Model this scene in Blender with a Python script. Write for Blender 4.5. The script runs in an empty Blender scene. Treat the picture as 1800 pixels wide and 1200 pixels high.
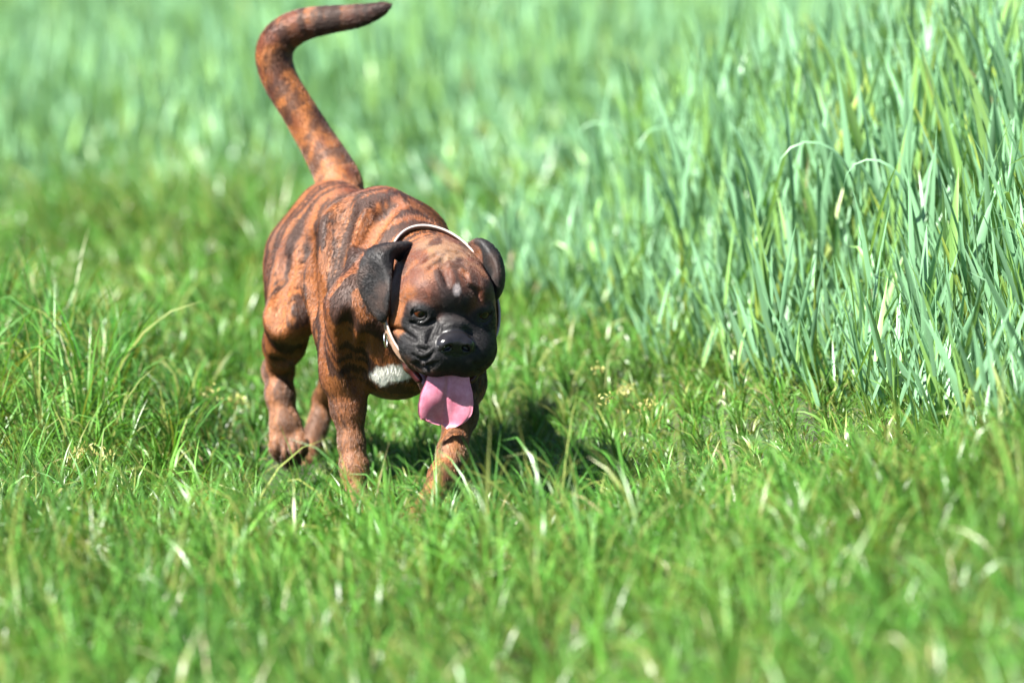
import bpy, math, random
import numpy as np

# ------------------------------------------------------------------ camera, sky, sun, exposure
scene = bpy.context.scene
COL = scene.collection
CAM_H, FPX, HORIZON = 1.2, 6750.0, -190.0
PITCH = math.atan((600.0 - HORIZON) / FPX)
cam_d = bpy.data.cameras.new('camera')
cam_d.lens, cam_d.sensor_width = 135.0, 36.0
cam_d.clip_start, cam_d.clip_end = 0.1, 2000.0
cam_d.dof.use_dof = True
cam_d.dof.focus_distance = 7.45
cam_d.dof.aperture_fstop = 2.05
cam = bpy.data.objects.new('camera', cam_d)
cam.location = (0, 0, CAM_H)
cam.rotation_euler = (math.pi / 2 - PITCH, 0, 0)
COL.objects.link(cam)
scene.camera = cam

SUN_TO = np.array([-0.58, -0.35, 0.77]); SUN_TO /= np.linalg.norm(SUN_TO)
SUN_EL = math.asin(SUN_TO[2]); SUN_AZ = math.atan2(SUN_TO[0], SUN_TO[1])
world = bpy.data.worlds.new('World'); scene.world = world
world.use_nodes = True
wn = world.node_tree.nodes; wl = world.node_tree.links
sky = wn.new('ShaderNodeTexSky'); sky.sky_type = 'NISHITA'; sky.sun_disc = False
sky.air_density = 0.6; sky.dust_density = 0.3      # clear dry air
sky.sun_elevation = SUN_EL; sky.sun_rotation = SUN_AZ
bg = wn['Background']; bg.inputs['Strength'].default_value = 0.05
wl.new(sky.outputs[0], bg.inputs['Color'])
sun_d = bpy.data.lights.new('sun', 'SUN'); sun_d.energy = 5.0; sun_d.angle = math.radians(0.53)
sun_d.color = (1.0, 0.95, 0.87)
sun = bpy.data.objects.new('sun', sun_d); COL.objects.link(sun)
from mathutils import Vector
sun.rotation_euler = Vector(SUN_TO).to_track_quat('Z', 'Y').to_euler()
sun.location = (-4, 0, 6)
scene.view_settings.view_transform = 'Standard'
scene.view_settings.look = 'None'
scene.view_settings.gamma = 1.0
scene.view_settings.use_curve_mapping = False
scene.view_settings.exposure = 2.3
cy = scene.cycles
cy.max_bounces, cy.diffuse_bounces, cy.glossy_bounces, cy.transmission_bounces, cy.transparent_max_bounces = 4, 2, 2, 3, 4
cy.sample_clamp_indirect = 6.0
cy.caustics_reflective = cy.caustics_refractive = False

# ------------------------------------------------------------------ helpers
rng = np.random.default_rng(7)
F_ = np.array([0, math.cos(PITCH), -math.sin(PITCH)])
U_ = np.array([0, math.sin(PITCH), math.cos(PITCH)])
R_ = np.array([1.0, 0, 0])
CAMP = np.array([0, 0, CAM_H])

def P(px, py, Y):
    """A point of the place at distance Y in front of the camera, from its place in the photo."""
    d = F_ + (px - 900) / FPX * R_ - (py - 600) / FPX * U_
    return CAMP + d * (Y / d[1])

def nrm(v):
    v = np.asarray(v, float)
    return v / (np.linalg.norm(v, axis=-1, keepdims=True) + 1e-12)

def sstep(a, b, x):
    t = np.clip((x - a) / (b - a), 0, 1)
    return t * t * (3 - 2 * t)

_lat = np.random.default_rng(3).random((64, 64, 64)).astype(np.float32)
def vn(p, seed=0):
    """Value noise, 0 to 1, for an (n,3) array."""
    p = np.asarray(p, np.float64) + seed * 17.31
    i = np.floor(p).astype(np.int64); f = p - i; f = f * f * (3 - 2 * f)
    i0 = i & 63; i1 = (i + 1) & 63
    def L(a, b, c): return _lat[a, b, c]
    x0, y0, z0 = i0[:, 0], i0[:, 1], i0[:, 2]; x1, y1, z1 = i1[:, 0], i1[:, 1], i1[:, 2]
    fx, fy, fz = f[:, 0], f[:, 1], f[:, 2]
    c00 = L(x0, y0, z0) * (1 - fx) + L(x1, y0, z0) * fx
    c10 = L(x0, y1, z0) * (1 - fx) + L(x1, y1, z0) * fx
    c01 = L(x0, y0, z1) * (1 - fx) + L(x1, y0, z1) * fx
    c11 = L(x0, y1, z1) * (1 - fx) + L(x1, y1, z1) * fx
    return (c00 * (1 - fy) + c10 * fy) * (1 - fz) + (c01 * (1 - fy) + c11 * fy) * fz

def fbm(p, seed=0, octv=3):
    p = np.asarray(p, float); a = 0; amp = 0.5; tot = 0
    for o in range(octv):
        a = a + amp * vn(p * 2 ** o, seed + o * 5); tot += amp; amp *= 0.5
    return a / tot

def mesh_obj(name, verts, faces, mat=None, parent=None, smooth=True, link=True):
    me = bpy.data.meshes.new(name)
    verts = np.asarray(verts, np.float32)
    if isinstance(faces, np.ndarray):
        k = faces.shape[1]; nf = len(faces)
        me.vertices.add(len(verts)); me.vertices.foreach_set('co', verts.ravel())
        me.loops.add(nf * k); me.loops.foreach_set('vertex_index', faces.astype(np.int32).ravel())
        me.polygons.add(nf)
        me.polygons.foreach_set('loop_start', np.arange(0, nf * k, k, dtype=np.int32))
        me.update(calc_edges=True); me.validate()
    else:
        me.from_pydata([tuple(map(float, v)) for v in verts], [], faces); me.update()
    if smooth:
        me.polygons.foreach_set('use_smooth', np.ones(len(me.polygons), bool))
    if mat: me.materials.append(mat)
    o = bpy.data.objects.new(name, me)
    if link: COL.objects.link(o)
    if parent: o.parent = parent
    return o

def tag(o, label=None, cat=None, group=None, kind=None):
    for k, v in (('label', label), ('category', cat), ('group', group), ('kind', kind)):
        if v: o[k] = v
    return o

def empty(name, loc=(0, 0, 0)):
    o = bpy.data.objects.new(name, None); o.location = [float(c) for c in loc]
    o.empty_display_size = 0.1
    COL.objects.link(o); return o

def new_mat(name):
    m = bpy.data.materials.new(name); m.use_nodes = True
    nt = m.node_tree; return m, nt.nodes, nt.links, nt.nodes['Principled BSDF']

def col_attr(me, name, cols):
    a = me.attributes.new(name, 'FLOAT_COLOR', 'POINT')
    c = np.ones((len(cols), 4), np.float32); c[:, :3] = cols
    a.data.foreach_set('color', c.ravel())

def float_attr(me, name, v):
    a = me.attributes.new(name, 'FLOAT', 'POINT')
    a.data.foreach_set('value', np.asarray(v, np.float32))

# ------------------------------------------------------------------ the lie of the land
EDGE_X, EDGE_Y, EDGE_S = 1.00, 7.22, 0.26          # edge line of the cereal field
def edge_dist(x, y):
    a = (x - (EDGE_X - EDGE_S * (y - EDGE_Y))) / math.sqrt(1 + EDGE_S ** 2)
    b = y - 13.4 - 0.25 * (x + 1.0)                # the field turns across behind the verge
    m = np.maximum(a, b)
    return m + 0.25 * np.maximum(1.0 - np.abs(a - b), 0) ** 2

def height(x, y):
    x = np.asarray(x, float); y = np.asarray(y, float)
    e = edge_dist(x, y)
    h = 0.21 * sstep(-0.95, 0.25, e) * (1 - sstep(8.6, 13.0, y))
    a = (x - (EDGE_X - EDGE_S * (y - EDGE_Y))) / math.sqrt(1 + EDGE_S ** 2)
    h = h + 0.40 * (1 - np.exp(-np.maximum(a, 0) / 0.85)) * (1 - 0.55 * sstep(10.5, 16, y)) * (1 - sstep(25, 45, y))   # the field lies on a rise
    h = h + (0.05 + 0.09 * sstep(-0.35, 0.75, x)) * np.exp(-((y - 6.15) / 0.75) ** 2)
    h = h + 0.10 * sstep(-0.2, 0.8, x) * (1 - sstep(5.0, 6.4, y))
    h = h + 0.10 * sstep(-0.52, -0.90, x) * sstep(7.4, 8.2, y) * sstep(12, 9.5, y)      # a low bank beside the trodden way
    h = h - 0.055 * np.exp(-((x + 0.35) / 0.55) ** 2 - ((y - 7.75) / 0.6) ** 2)
    q = np.stack([x.ravel() * 2.3, y.ravel() * 2.3, np.zeros(x.size)], 1)
    h = h + (0.045 * (fbm(q, 2) - 0.5)).reshape(x.shape) * sstep(60, 20, y)
    h = h + 0.40 * sstep(38, 52, y)
    return h

# ------------------------------------------------------------------ ground
def ground_mat():
    m, nd, lk, bs = new_mat('soil_and_moss')
    tc = nd.new('ShaderNodeTexCoord')
    n1 = nd.new('ShaderNodeTexNoise'); n1.inputs['Scale'].default_value = 9; n1.inputs['Detail'].default_value = 8
    lk.new(tc.outputs['Object'], n1.inputs['Vector'])
    cr = nd.new('ShaderNodeValToRGB'); e = cr.color_ramp.elements
    e[0].position = 0.35; e[0].color = (0.020, 0.026, 0.010, 1); e[1].position = 0.65; e[1].color = (0.028, 0.055, 0.014, 1)
    lk.new(n1.outputs['Fac'], cr.inputs['Fac']); lk.new(cr.outputs[0], bs.inputs['Base Color'])
    bs.inputs['Roughness'].default_value = 0.9
    return m
gy = np.concatenate([np.arange(0.5, 14, 0.10), 14 * 1.09 ** np.arange(0, 52)])
gx = np.concatenate([-(4 * 1.25 ** np.arange(1, 24))[::-1], np.arange(-4, 4.01, 0.10), 4 * 1.25 ** np.arange(1, 24)])
XX, YY = np.meshgrid(gx, gy, indexing='ij')
ZZ = height(XX, YY)
gv = np.stack([XX, YY, ZZ], -1).reshape(-1, 3)
ii, jj = np.meshgrid(np.arange(len(gx) - 1), np.arange(len(gy) - 1), indexing='ij')
b0 = (ii * len(gy) + jj).ravel()
gq = np.stack([b0, b0 + len(gy), b0 + len(gy) + 1, b0 + 1], 1)
ground = mesh_obj('ground', gv, gq, ground_mat())
tag(ground, kind='structure')

# ------------------------------------------------------------------ the dog: a skeleton of tapering limbs grown into one continuous skin
BF = nrm([0.309, -0.951, 0]); BL = nrm([0.951, 0.309, 0]); BO = np.array([-0.368, 8.03, 0.0])
def B(s, t, z): return BO + s * BF + t * BL + np.array([0, 0, z])

YAW, HP = math.radians(13), math.radians(18)
HF = np.array([math.sin(YAW) * math.cos(HP), -math.cos(YAW) * math.cos(HP), -math.sin(HP)])
HL = np.array([math.cos(YAW), math.sin(YAW), 0.0])
HU = np.cross(HF, HL); HU = HU if HU[2] > 0 else -HU
_ro = math.radians(-3.0)                                   # a slight tilt of the head
HL, HU = math.cos(_ro) * HL + math.sin(_ro) * HU, math.cos(_ro) * HU - math.sin(_ro) * HL
HO = P(795, 552, 7.33) - 0.05 * HF
HM = np.stack([HL, HF, HU], 0)
def H(x, y, z): return HO + x * HL + y * HF + z * HU

VOX = 0.0028
LO = np.array([-0.62, 7.10, -0.09]); HI = np.array([0.02, 8.36, 0.98])
N = np.ceil((HI - LO) / VOX).astype(int)
G = np.full(N, 0.2, np.float32)
AX = [LO[i] + VOX * np.arange(N[i]) for i in range(3)]
FLOW = []          # (kind, data, lay of the coat)

def d_cone(p, a, b, ra, rb):
    a = a.astype(p.dtype); b = b.astype(p.dtype); ab = b - a; L2 = float(ab @ ab) + 1e-12
    t = np.clip(((p - a) @ ab) / L2, 0, 1)
    return np.linalg.norm(p - a - t[..., None] * ab, axis=-1) - (ra + (rb - ra) * t)

def d_ell(p, c, M, r):
    c = c.astype(p.dtype); r = r.astype(p.dtype)
    q = (p - c) @ M.T.astype(p.dtype)
    k0 = np.linalg.norm(q / r, axis=-1); k1 = np.linalg.norm(q / (r * r), axis=-1)
    return k0 * (k0 - 1) / (k1 + 1e-9)

def d_tri(p, a, b, c, r):
    a, b, c = a.astype(p.dtype), b.astype(p.dtype), c.astype(p.dtype)
    ba, cb, ac = b - a, c - b, a - c; n = np.cross(ba, ac)
    pa, pb, pc = p - a, p - b, p - c
    s = (np.sign(pa @ np.cross(ba, n)) + np.sign(pb @ np.cross(cb, n)) + np.sign(pc @ np.cross(ac, n)))
    def e(v, w):
        t = np.clip((w @ v) / (v @ v), 0, 1)
        return ((w - t[..., None] * v) ** 2).sum(-1)
    edge = np.minimum(np.minimum(e(ba, pa), e(cb, pb)), e(ac, pc))
    face = (pa @ n) ** 2 / (n @ n)
    return np.sqrt(np.where(s < 2, edge, face)) - r

def sub_grid(lo, hi, m):
    i0 = np.clip(np.floor((lo - m - LO) / VOX).astype(int), 0, N - 1)
    i1 = np.clip(np.ceil((hi + m - LO) / VOX).astype(int) + 1, 1, N)
    sl = tuple(slice(i0[i], i1[i]) for i in range(3))
    p = np.stack(np.meshgrid(*[AX[i][sl[i]] for i in range(3)], indexing='ij'), -1).astype(np.float32)
    return sl, p

def smin(a, b, k):
    h = np.maximum(k - np.abs(a - b), 0) / k
    return np.minimum(a, b) - h * h * k * 0.25

def put(fn, lo, hi, k, cut=False):
    sl, p = sub_grid(np.asarray(lo), np.asarray(hi), max(k, 0.012) + 0.012)
    d = fn(p).astype(np.float32)
    if cut: G[sl] = -smin(-G[sl], d, k)
    else: G[sl] = smin(G[sl], d, k)

def cone(a, b, ra, rb, k=0.03, cut=False, lay=None):
    a, b = np.asarray(a, float), np.asarray(b, float); r = max(ra, rb)
    put(lambda p: d_cone(p, a, b, ra, rb), np.minimum(a, b) - r, np.maximum(a, b) + r, k, cut)
    if not cut: FLOW.append(('c', (a, b, ra, rb), nrm(b - a) if lay is None else nrm(lay)))

def ell(c, r, M, k=0.03, cut=False, lay=(0, 0, -1)):
    c, r = np.asarray(c, float), np.asarray(r, float); R = r.max()
    put(lambda p: d_ell(p, c, M, r), c - R, c + R, k, cut)
    if not cut: FLOW.append(('e', (c, M, r), nrm(lay)))

def chain(pts, rad, k=0.03, lay=None, cut=False):
    for i in range(len(pts) - 1):
        cone(pts[i], pts[i + 1], rad[i], rad[i + 1], k, cut, lay)

def crom(a, n):
    """Catmull-Rom refinement of rows of points."""
    a = np.asarray(a, float); m = len(a)
    e = np.concatenate([[2 * a[0] - a[1]], a, [2 * a[-1] - a[-2]]])
    out = []
    for i in range(m - 1):
        p0, p1, p2, p3 = e[i], e[i + 1], e[i + 2], e[i + 3]
        for t in np.arange(n) / n:
            out.append(0.5 * (2 * p1 + (p2 - p0) * t + (2 * p0 - 5 * p1 + 4 * p2 - p3) * t * t + (3 * p1 - p0 - 3 * p2 + p3) * t ** 3))
    out.append(a[-1])
    return np.array(out)
BM = np.stack([BF, BL, [0, 0, 1.0]], 0)
def BMt(deg):                                                # body axes pitched about the cross axis
    c, s = math.cos(math.radians(deg)), math.sin(math.radians(deg))
    return np.stack([c * BF + s * np.array([0, 0, 1]), BL, c * np.array([0, 0, 1]) - s * BF], 0)
back = -BF + np.array([0, 0, -0.35])

# trunk
ell(B(0.30, 0, 0.405), (0.24, 0.108, 0.165), BMt(6), 0.03, lay=back)          # rib cage
ell(B(0.35, 0, 0.465), (0.16, 0.088, 0.145), BMt(0), 0.05, lay=back)           # withers
ell(B(0.10, 0, 0.455), (0.22, 0.080, 0.120), BMt(-4), 0.06, lay=back)         # loin
ell(B(-0.02, 0, 0.49), (0.135, 0.084, 0.103), BMt(-12), 0.06, lay=back)       # croup
ell(B(0.495, 0, 0.335), (0.075, 0.09, 0.115), BMt(-20), 0.05, lay=(0.1, 0, -1))   # forechest
ell(B(0.40, 0, 0.265), (0.16, 0.07, 0.075), BMt(4), 0.05, lay=back)          # brisket
for q in (-1, 1): ell(B(0.09, q * 0.145, 0.385), (0.075, 0.050, 0.10), BM, 0.06, cut=True)
# neck
cone(B(0.34, 0, 0.455), H(0, -0.10, 0.008), 0.112, 0.084, 0.06, lay=-HF)
cone(B(0.46, 0, 0.37), H(0, -0.07, -0.045), 0.100, 0.078, 0.05, lay=(-0.2, 0.6, -0.7))
# shoulders and fore legs
def paw(wrist, toe_dir, ground_n, size, k=0.010, ext=1.0):
    d = nrm(toe_dir); n = nrm(ground_n); w = nrm(np.cross(d, n))
    c = wrist + d * 0.028 * size
    ell(c, np.array([0.036, 0.033, 0.024]) * size, np.stack([d, w, n], 0), 0.02, lay=d)
    for j, q in enumerate((-0.026, -0.0095, 0.0095, 0.026)):
        ln = (0.054, 0.068, 0.068, 0.054)[j] * ext
        a = wrist + d * 0.030 * size + w * q * size * 0.8 + n * 0.004
        m = wrist + d * ln * size * 0.86 + w * q * size + n * 0.010 * size
        e = wrist + d * (ln + 0.012) * size + w * q * size - n * 0.010 * size
        chain([a, m, e], [0.014 * size, 0.0140 * size, 0.0105 * size], k, lay=d)
        CLAWS.append((e + d * 0.006 * size - n * 0.002, nrm(d - 0.9 * n), 0.013 * size))
CLAWS = []
gz = np.array([0, 0, 1.0])
# right fore leg (carries weight)
sh_r = P(632, 540, 7.52); el_r = P(608, 655, 7.60)
cone(B(0.36, -0.060, 0.52), sh_r, 0.074, 0.060, 0.035, lay=(-0.3, 0.3, -1))
cone(sh_r, el_r, 0.064, 0.044, 0.03, lay=(0, 0, -1))
cone(B(0.33, -0.09, 0.42), el_r, 0.075, 0.042, 0.035, lay=(0, 0.3, -1))
ca_r = P(622, 815, 7.57); pa_r = P(630, 905, 7.53)
chain([el_r, P(612, 715, 7.595), P(618, 780, 7.58), ca_r, pa_r], [0.041, 0.0315, 0.0225, 0.0225, 0.020], 0.02)
chain([el_r + np.array([0.012, 0.03, 0.0]), P(620, 770, 7.60)], [0.020, 0.010], 0.02)
ell(ca_r + np.array([0.001, -0.008, -0.01]), (0.026, 0.025, 0.030), np.eye(3), 0.012)
paw(pa_r + np.array([0, -0.004, -0.012]), BF + np.array([0, 0, -0.15]), gz, 1.0)
# left fore leg (reaching forward)
sh_l = B(0.495, 0.10, 0.36); el_l = P(812, 672, 7.50)
cone(B(0.36, 0.060, 0.50), sh_l, 0.072, 0.062, 0.035, lay=(0.3, 0.3, -1))
cone(sh_l, el_l, 0.066, 0.046, 0.03, lay=(0, 0, -1))
ca_l = P(796, 790, 7.36); pa_l = P(752, 885, 7.25)
chain([el_l, P(808, 730, 7.43), ca_l, P(778, 835, 7.32), pa_l], [0.040, 0.031, 0.0240, 0.0225, 0.022], 0.02)
ell(ca_l + np.array([0.0, -0.008, -0.01]), (0.028, 0.025, 0.029), np.eye(3), 0.012)
paw(pa_l + np.array([0, -0.004, -0.01]), np.array([-0.12, -1, -0.45]), gz, 1.0)
# hind legs
hip_r = B(-0.005, -0.062, 0.43); kn_r = P(507, 560, 7.86)
cone(hip_r, kn_r, 0.078, 0.042, 0.07, lay=(0, 0.2, -1))
cone(B(-0.085, -0.060, 0.43), P(503, 575, 7.97), 0.062, 0.037, 0.07, lay=(0, 0.2, -1))
ho_r = P(489, 650, 8.03)
chain([kn_r, P(499, 608, 7.93), ho_r], [0.042, 0.034, 0.026], 0.035, lay=(0, 0.3, -1))
cone(ho_r + np.array([0, 0.025, 0.012]), ho_r, 0.017, 0.026, 0.02)
me_r = P(500, 738, 7.985)
chain([ho_r, P(492, 690, 8.00), me_r], [0.027, 0.0265, 0.029], 0.02)
paw(me_r, P(513, 812, 7.945) - me_r, np.array([0.05, -1, 0.15]), 1.0, 0.0085, 1.18)
hip_l = B(0.0, 0.062, 0.43); kn_l = P(618, 590, 7.97)
cone(hip_l, kn_l, 0.078, 0.050, 0.06, lay=(0, 0.2, -1))
ho_l = P(574, 700, 8.30)
chain([kn_l, P(600, 650, 8.13), ho_l], [0.050, 0.038, 0.025], 0.025)
me_l = P(529, 838, 8.20)
chain([ho_l, me_l], [0.024, 0.023], 0.02)
paw(me_l + np.array([0, 0, -0.012]), BF + np.array([-0.1, 0, -0.25]), gz, 1.0)
# tail
tp = [P(x, y, Y) for x, y, Y in ((604, 335, 8.10), (585, 296, 8.13), (556, 246, 8.16), (522, 190, 8.18), (493, 142, 8.2), (481, 100, 8.21), (492, 68, 8.21), (525, 46, 8.2), (570, 36, 8.19), (620, 30, 8.18), (655, 22, 8.17), (684, 10, 8.16))]
tq = crom(np.array(tp), 4)
chain(tq, np.interp(np.linspace(0, 11, len(tq)), np.arange(12), [0.040, 0.0365, 0.0318, 0.0295, 0.0290, 0.0292, 0.0285, 0.0260, 0.0222, 0.0178, 0.0105, 0.0015]), 0.018)
TAIL = tq

# head
skb = -HF + 0.2 * HU
ell(H(0, -0.040, 0.024), (0.087, 0.088, 0.062), HM, 0.03, lay=skb)
ell(H(0, 0.001, 0.026), (0.072, 0.060, 0.052), HM, 0.03, lay=skb)
for q in (-1, 1):
    ell(H(q * 0.042, 0.010, 0.030), (0.036, 0.030, 0.024), HM, 0.03, lay=skb)        # brow
    ell(H(q * 0.062, -0.035, -0.026), (0.042, 0.070, 0.052), HM, 0.03, lay=-HF - 0.6 * HU)   # cheek
    ell(H(q * 0.060, 0.020, -0.030), (0.034, 0.036, 0.030), HM, 0.02, lay=-HF - 0.3 * HU)    # cheekbone
ell(H(0, 0.045, -0.035), (0.050, 0.055, 0.038), HM, 0.02, lay=skb)                # bridge
for q in (-1, 1):
    ell(H(q * 0.046, 0.055, -0.070), (0.044, 0.057, 0.047), HM, 0.018, lay=-HF * 0.5 + q * HL * 0.5 - HU)   # flews
    ell(H(q * 0.027, 0.082, -0.074), (0.035, 0.038, 0.040), HM, 0.016, lay=q * HL - HU)        # cushion
    cone(H(q * 0.066, 0.048, -0.072), H(q * 0.084, -0.012, -0.050), 0.026, 0.021, 0.02, lay=-HF - HU)   # lip back to the corner
ell(H(0, 0.088, -0.070), (0.030, 0.029, 0.036), HM, 0.012, lay=-HU)
# mouth: opening under the flews, lower jaw dropped
ell(H(0, 0.055, -0.134), (0.058, 0.064, 0.024), HM, 0.008, cut=True)
cone(H(-0.028, -0.03, -0.135), H(-0.020, 0.055, -0.160), 0.028, 0.020, 0.012, lay=-HF)
cone(H(0.028, -0.03, -0.135), H(0.020, 0.055, -0.160), 0.028, 0.020, 0.012, lay=-HF)
cone(H(0, -0.07, -0.07), H(0, 0.03, -0.158), 0.060, 0.026, 0.02, lay=-HF)
cone(H(-0.016, 0.066, -0.160), H(0.016, 0.066, -0.160), 0.019, 0.019, 0.01, lay=-HF)
for q in (-1, 1):   # the loose lower lip at the side of the mouth
    chain([H(q * 0.092, -0.008, -0.066), H(q * 0.084, 0.020, -0.094), H(q * 0.070, 0.042, -0.118), H(q * 0.052, 0.058, -0.136)], [0.007, 0.0085, 0.0095, 0.008], 0.008)
ell(H(0, 0.075, -0.132), (0.034, 0.045, 0.016), HM, 0.006, cut=True)
# nose pad
ell(H(0, 0.098, -0.036), (0.031, 0.020, 0.021), HM, 0.006, lay=skb)
for q in (-1, 1):
    ell(H(q * 0.019, 0.109, -0.038), (0.013, 0.012, 0.014), HM, 0.006)
    ell(H(q * 0.0265, 0.106, -0.040), (0.010, 0.012, 0.012), HM, 0.006)
    ell(H(q * 0.0165, 0.121, -0.041), (0.0078, 0.013, 0.0068), HM, 0.003, cut=True)
    chain([H(q * 0.020, 0.117, -0.043), H(q * 0.0305, 0.108, -0.050)], [0.0035, 0.0022], 0.003, cut=True)
cone(H(0, 0.1225, -0.040), H(0, 0.120, -0.098), 0.0026, 0.0026, 0.005, cut=True)       # philtrum

def head_surf(x, z, y0=0.20):
    """The skin in front of (x, z) of the head, going back along the muzzle's axis."""
    o = H(x, y0, z)
    for i in range(200):
        p = o - HF * 0.0015 * i
        j = np.clip(((p - LO) / VOX).astype(int), 0, N - 2)
        if G[tuple(j)] < 0: return p
    return o - HF * 0.2

def groove(pts, r=0.0035, k=0.007, depth=0.0015):
    """A wrinkle pressed into the skin along (x, z) points of the face."""
    q = []
    for a, b in zip(pts[:-1], pts[1:]):
        for t in np.linspace(0, 1, 4)[:-1]: q.append((a[0] + (b[0] - a[0]) * t, a[1] + (b[1] - a[1]) * t))
    q.append(pts[-1])
    s = [head_surf(x, z) + HF * (r - depth) for x, z in q]
    rad = [r * min(1.0, 0.35 + 0.9 * min(i, len(s) - 1 - i)) for i in range(len(s))]
    rad = [r if 0 < i < len(s) - 1 else r * 0.5 for i in range(len(s))]
    chain(s, rad, k, cut=True)

def ridge(pts, r=0.006, k=0.010, depth=0.004):
    q = []
    for a, b in zip(pts[:-1], pts[1:]):
        for t in np.linspace(0, 1, 4)[:-1]: q.append((a[0] + (b[0] - a[0]) * t, a[1] + (b[1] - a[1]) * t))
    q.append(pts[-1])
    s = [head_surf(x, z) - HF * depth for x, z in q]
    chain(s, [r if 0 < i < len(s) - 1 else r * 0.6 for i in range(len(s))], k, lay=skb)

# eyes: almond openings with a lid round each
EYES = []
for q in (-1, 1):
    ec = H(q * 0.059, 0.039, 0.000)
    od = nrm(HF + q * 0.42 * HL - 0.05 * HU)
    EYES.append((ec, od, q))
    w = nrm(np.cross(od, HU)); u = nrm(np.cross(w, od)); EM = np.stack([w, od, u], 0)
    ell(ec + od * 0.002, (0.027, 0.018, 0.022), EM, 0.014, lay=-HU)                  # lid mound
    ell(ec + od * 0.019, (0.0165, 0.022, 0.0150), EM, 0.003, cut=True)               # opening
    tilt = 0.25
    for sg, hh, rr0 in ((1, 0.0128, 0.0027), (-1, 0.0126, 0.0024)):
        lid = [ec + nrm(od * 0.0162 + w * a * 0.0165 * 0.95 + u * sg * hh * (1 - a * a) ** 0.7) * 0.0172 for a in np.linspace(-0.95, 0.95, 9)]
        chain(lid, [rr0 * 0.7] + [rr0] * 7 + [rr0 * 0.7], 0.003, lay=-HU)
    for j, (x, z) in enumerate(((0.052, -0.074), (0.056, -0.083), (0.060, -0.092))):
        groove([(q * (x - 0.018), z + 0.004), (q * x, z - 0.004), (q * (x + 0.016), z + 0.005)], 0.0026, 0.004, 0.0014)
def skin_at(px, py, Y0):
    """The skin met by the view through (px, py), searching back from Y0."""
    for Y in np.arange(Y0, Y0 + 0.9, 0.002):
        p = P(px, py, Y); j = np.clip(((p - LO) / VOX).astype(int), 0, N - 2)
        if G[tuple(j)] < 0: return p
    return None
def crease(pp, r, k, depth, Y0=7.15):
    """A fold or the dip between two muscles, pressed into the skin along points of the photo."""
    q = []
    for a, b in zip(pp[:-1], pp[1:]):
        for t in np.linspace(0, 1, 5)[:-1]: q.append((a[0] + (b[0] - a[0]) * t, a[1] + (b[1] - a[1]) * t))
    q.append(pp[-1])
    s = [skin_at(x, y, Y0) for x, y in q]; s = [v for v in s if v is not None]
    s = [v - F_ * (r - depth) for v in s]
    for u, v, i in zip(s[:-1], s[1:], range(len(s))):
        if np.linalg.norm(u - v) < 0.03:
            e = min(1.0, 0.45 + 0.3 * min(i, len(s) - 2 - i)); cone(u, v, r * e, r * e, k, cut=True)
for pp in ([(779, 452), (800, 456), (816, 464), (824, 476)], [(780, 466), (802, 470), (816, 480), (822, 492)], [(752, 474), (766, 462), (778, 456)],
           [(826, 502), (840, 514), (842, 530)], [(742, 462), (758, 450), (774, 446)], [(790, 440), (812, 446), (828, 458)]):
    crease(pp, 0.0036, 0.006, 0.0030)
crease([(779, 448), (778, 466), (781, 478), (787, 502)], 0.0042, 0.008, 0.0034)
crease([(684, 576), (704, 580), (720, 591), (732, 598)], 0.0040, 0.006, 0.0036)
crease([(722, 566), (736, 574), (752, 572), (764, 562)], 0.0030, 0.006, 0.0020)
crease([(724, 622), (738, 632), (752, 630), (762, 618)], 0.0026, 0.005, 0.0020)
crease([(728, 634), (742, 643), (758, 640)], 0.0026, 0.005, 0.0018)
crease([(734, 610), (746, 616), (756, 610)], 0.0024, 0.005, 0.0016)
crease([(770, 586), (776, 572), (796, 566)], 0.0028, 0.006, 0.0018)
crease([(768, 566), (757, 586), (752, 602)], 0.0040, 0.006, 0.0036)
crease([(802, 566), (820, 577), (836, 590)], 0.0038, 0.006, 0.0032)
crease([(612, 552), (607, 595), (616, 650), (636, 688)], 0.008, 0.022, 0.005, 7.3)
crease([(640, 590), (634, 625), (640, 655)], 0.006, 0.018, 0.003, 7.3)
crease([(606, 335), (588, 395), (577, 455), (574, 510)], 0.016, 0.045, 0.009, 7.4)
crease([(545, 430), (533, 490), (543, 550)], 0.012, 0.040, 0.004, 7.6)
crease([(498, 455), (484, 520), (480, 570)], 0.010, 0.035, 0.003, 7.6)
crease([(690, 352), (655, 392), (640, 425)], 0.010, 0.035, 0.004, 7.3)
crease([(484, 632), (500, 640), (522, 632)], 0.007, 0.020, 0.003, 7.6)
for x0, x1 in ((488, 494), (503, 508), (519, 523)):
    crease([((x0 + x1) / 2, 776), (x1, 815)], 0.0030, 0.006, 0.0024, 7.7)
ridge([(-0.020, -0.014), (0, -0.009), (0.020, -0.014)], 0.005, 0.010, 0.003)

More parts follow.
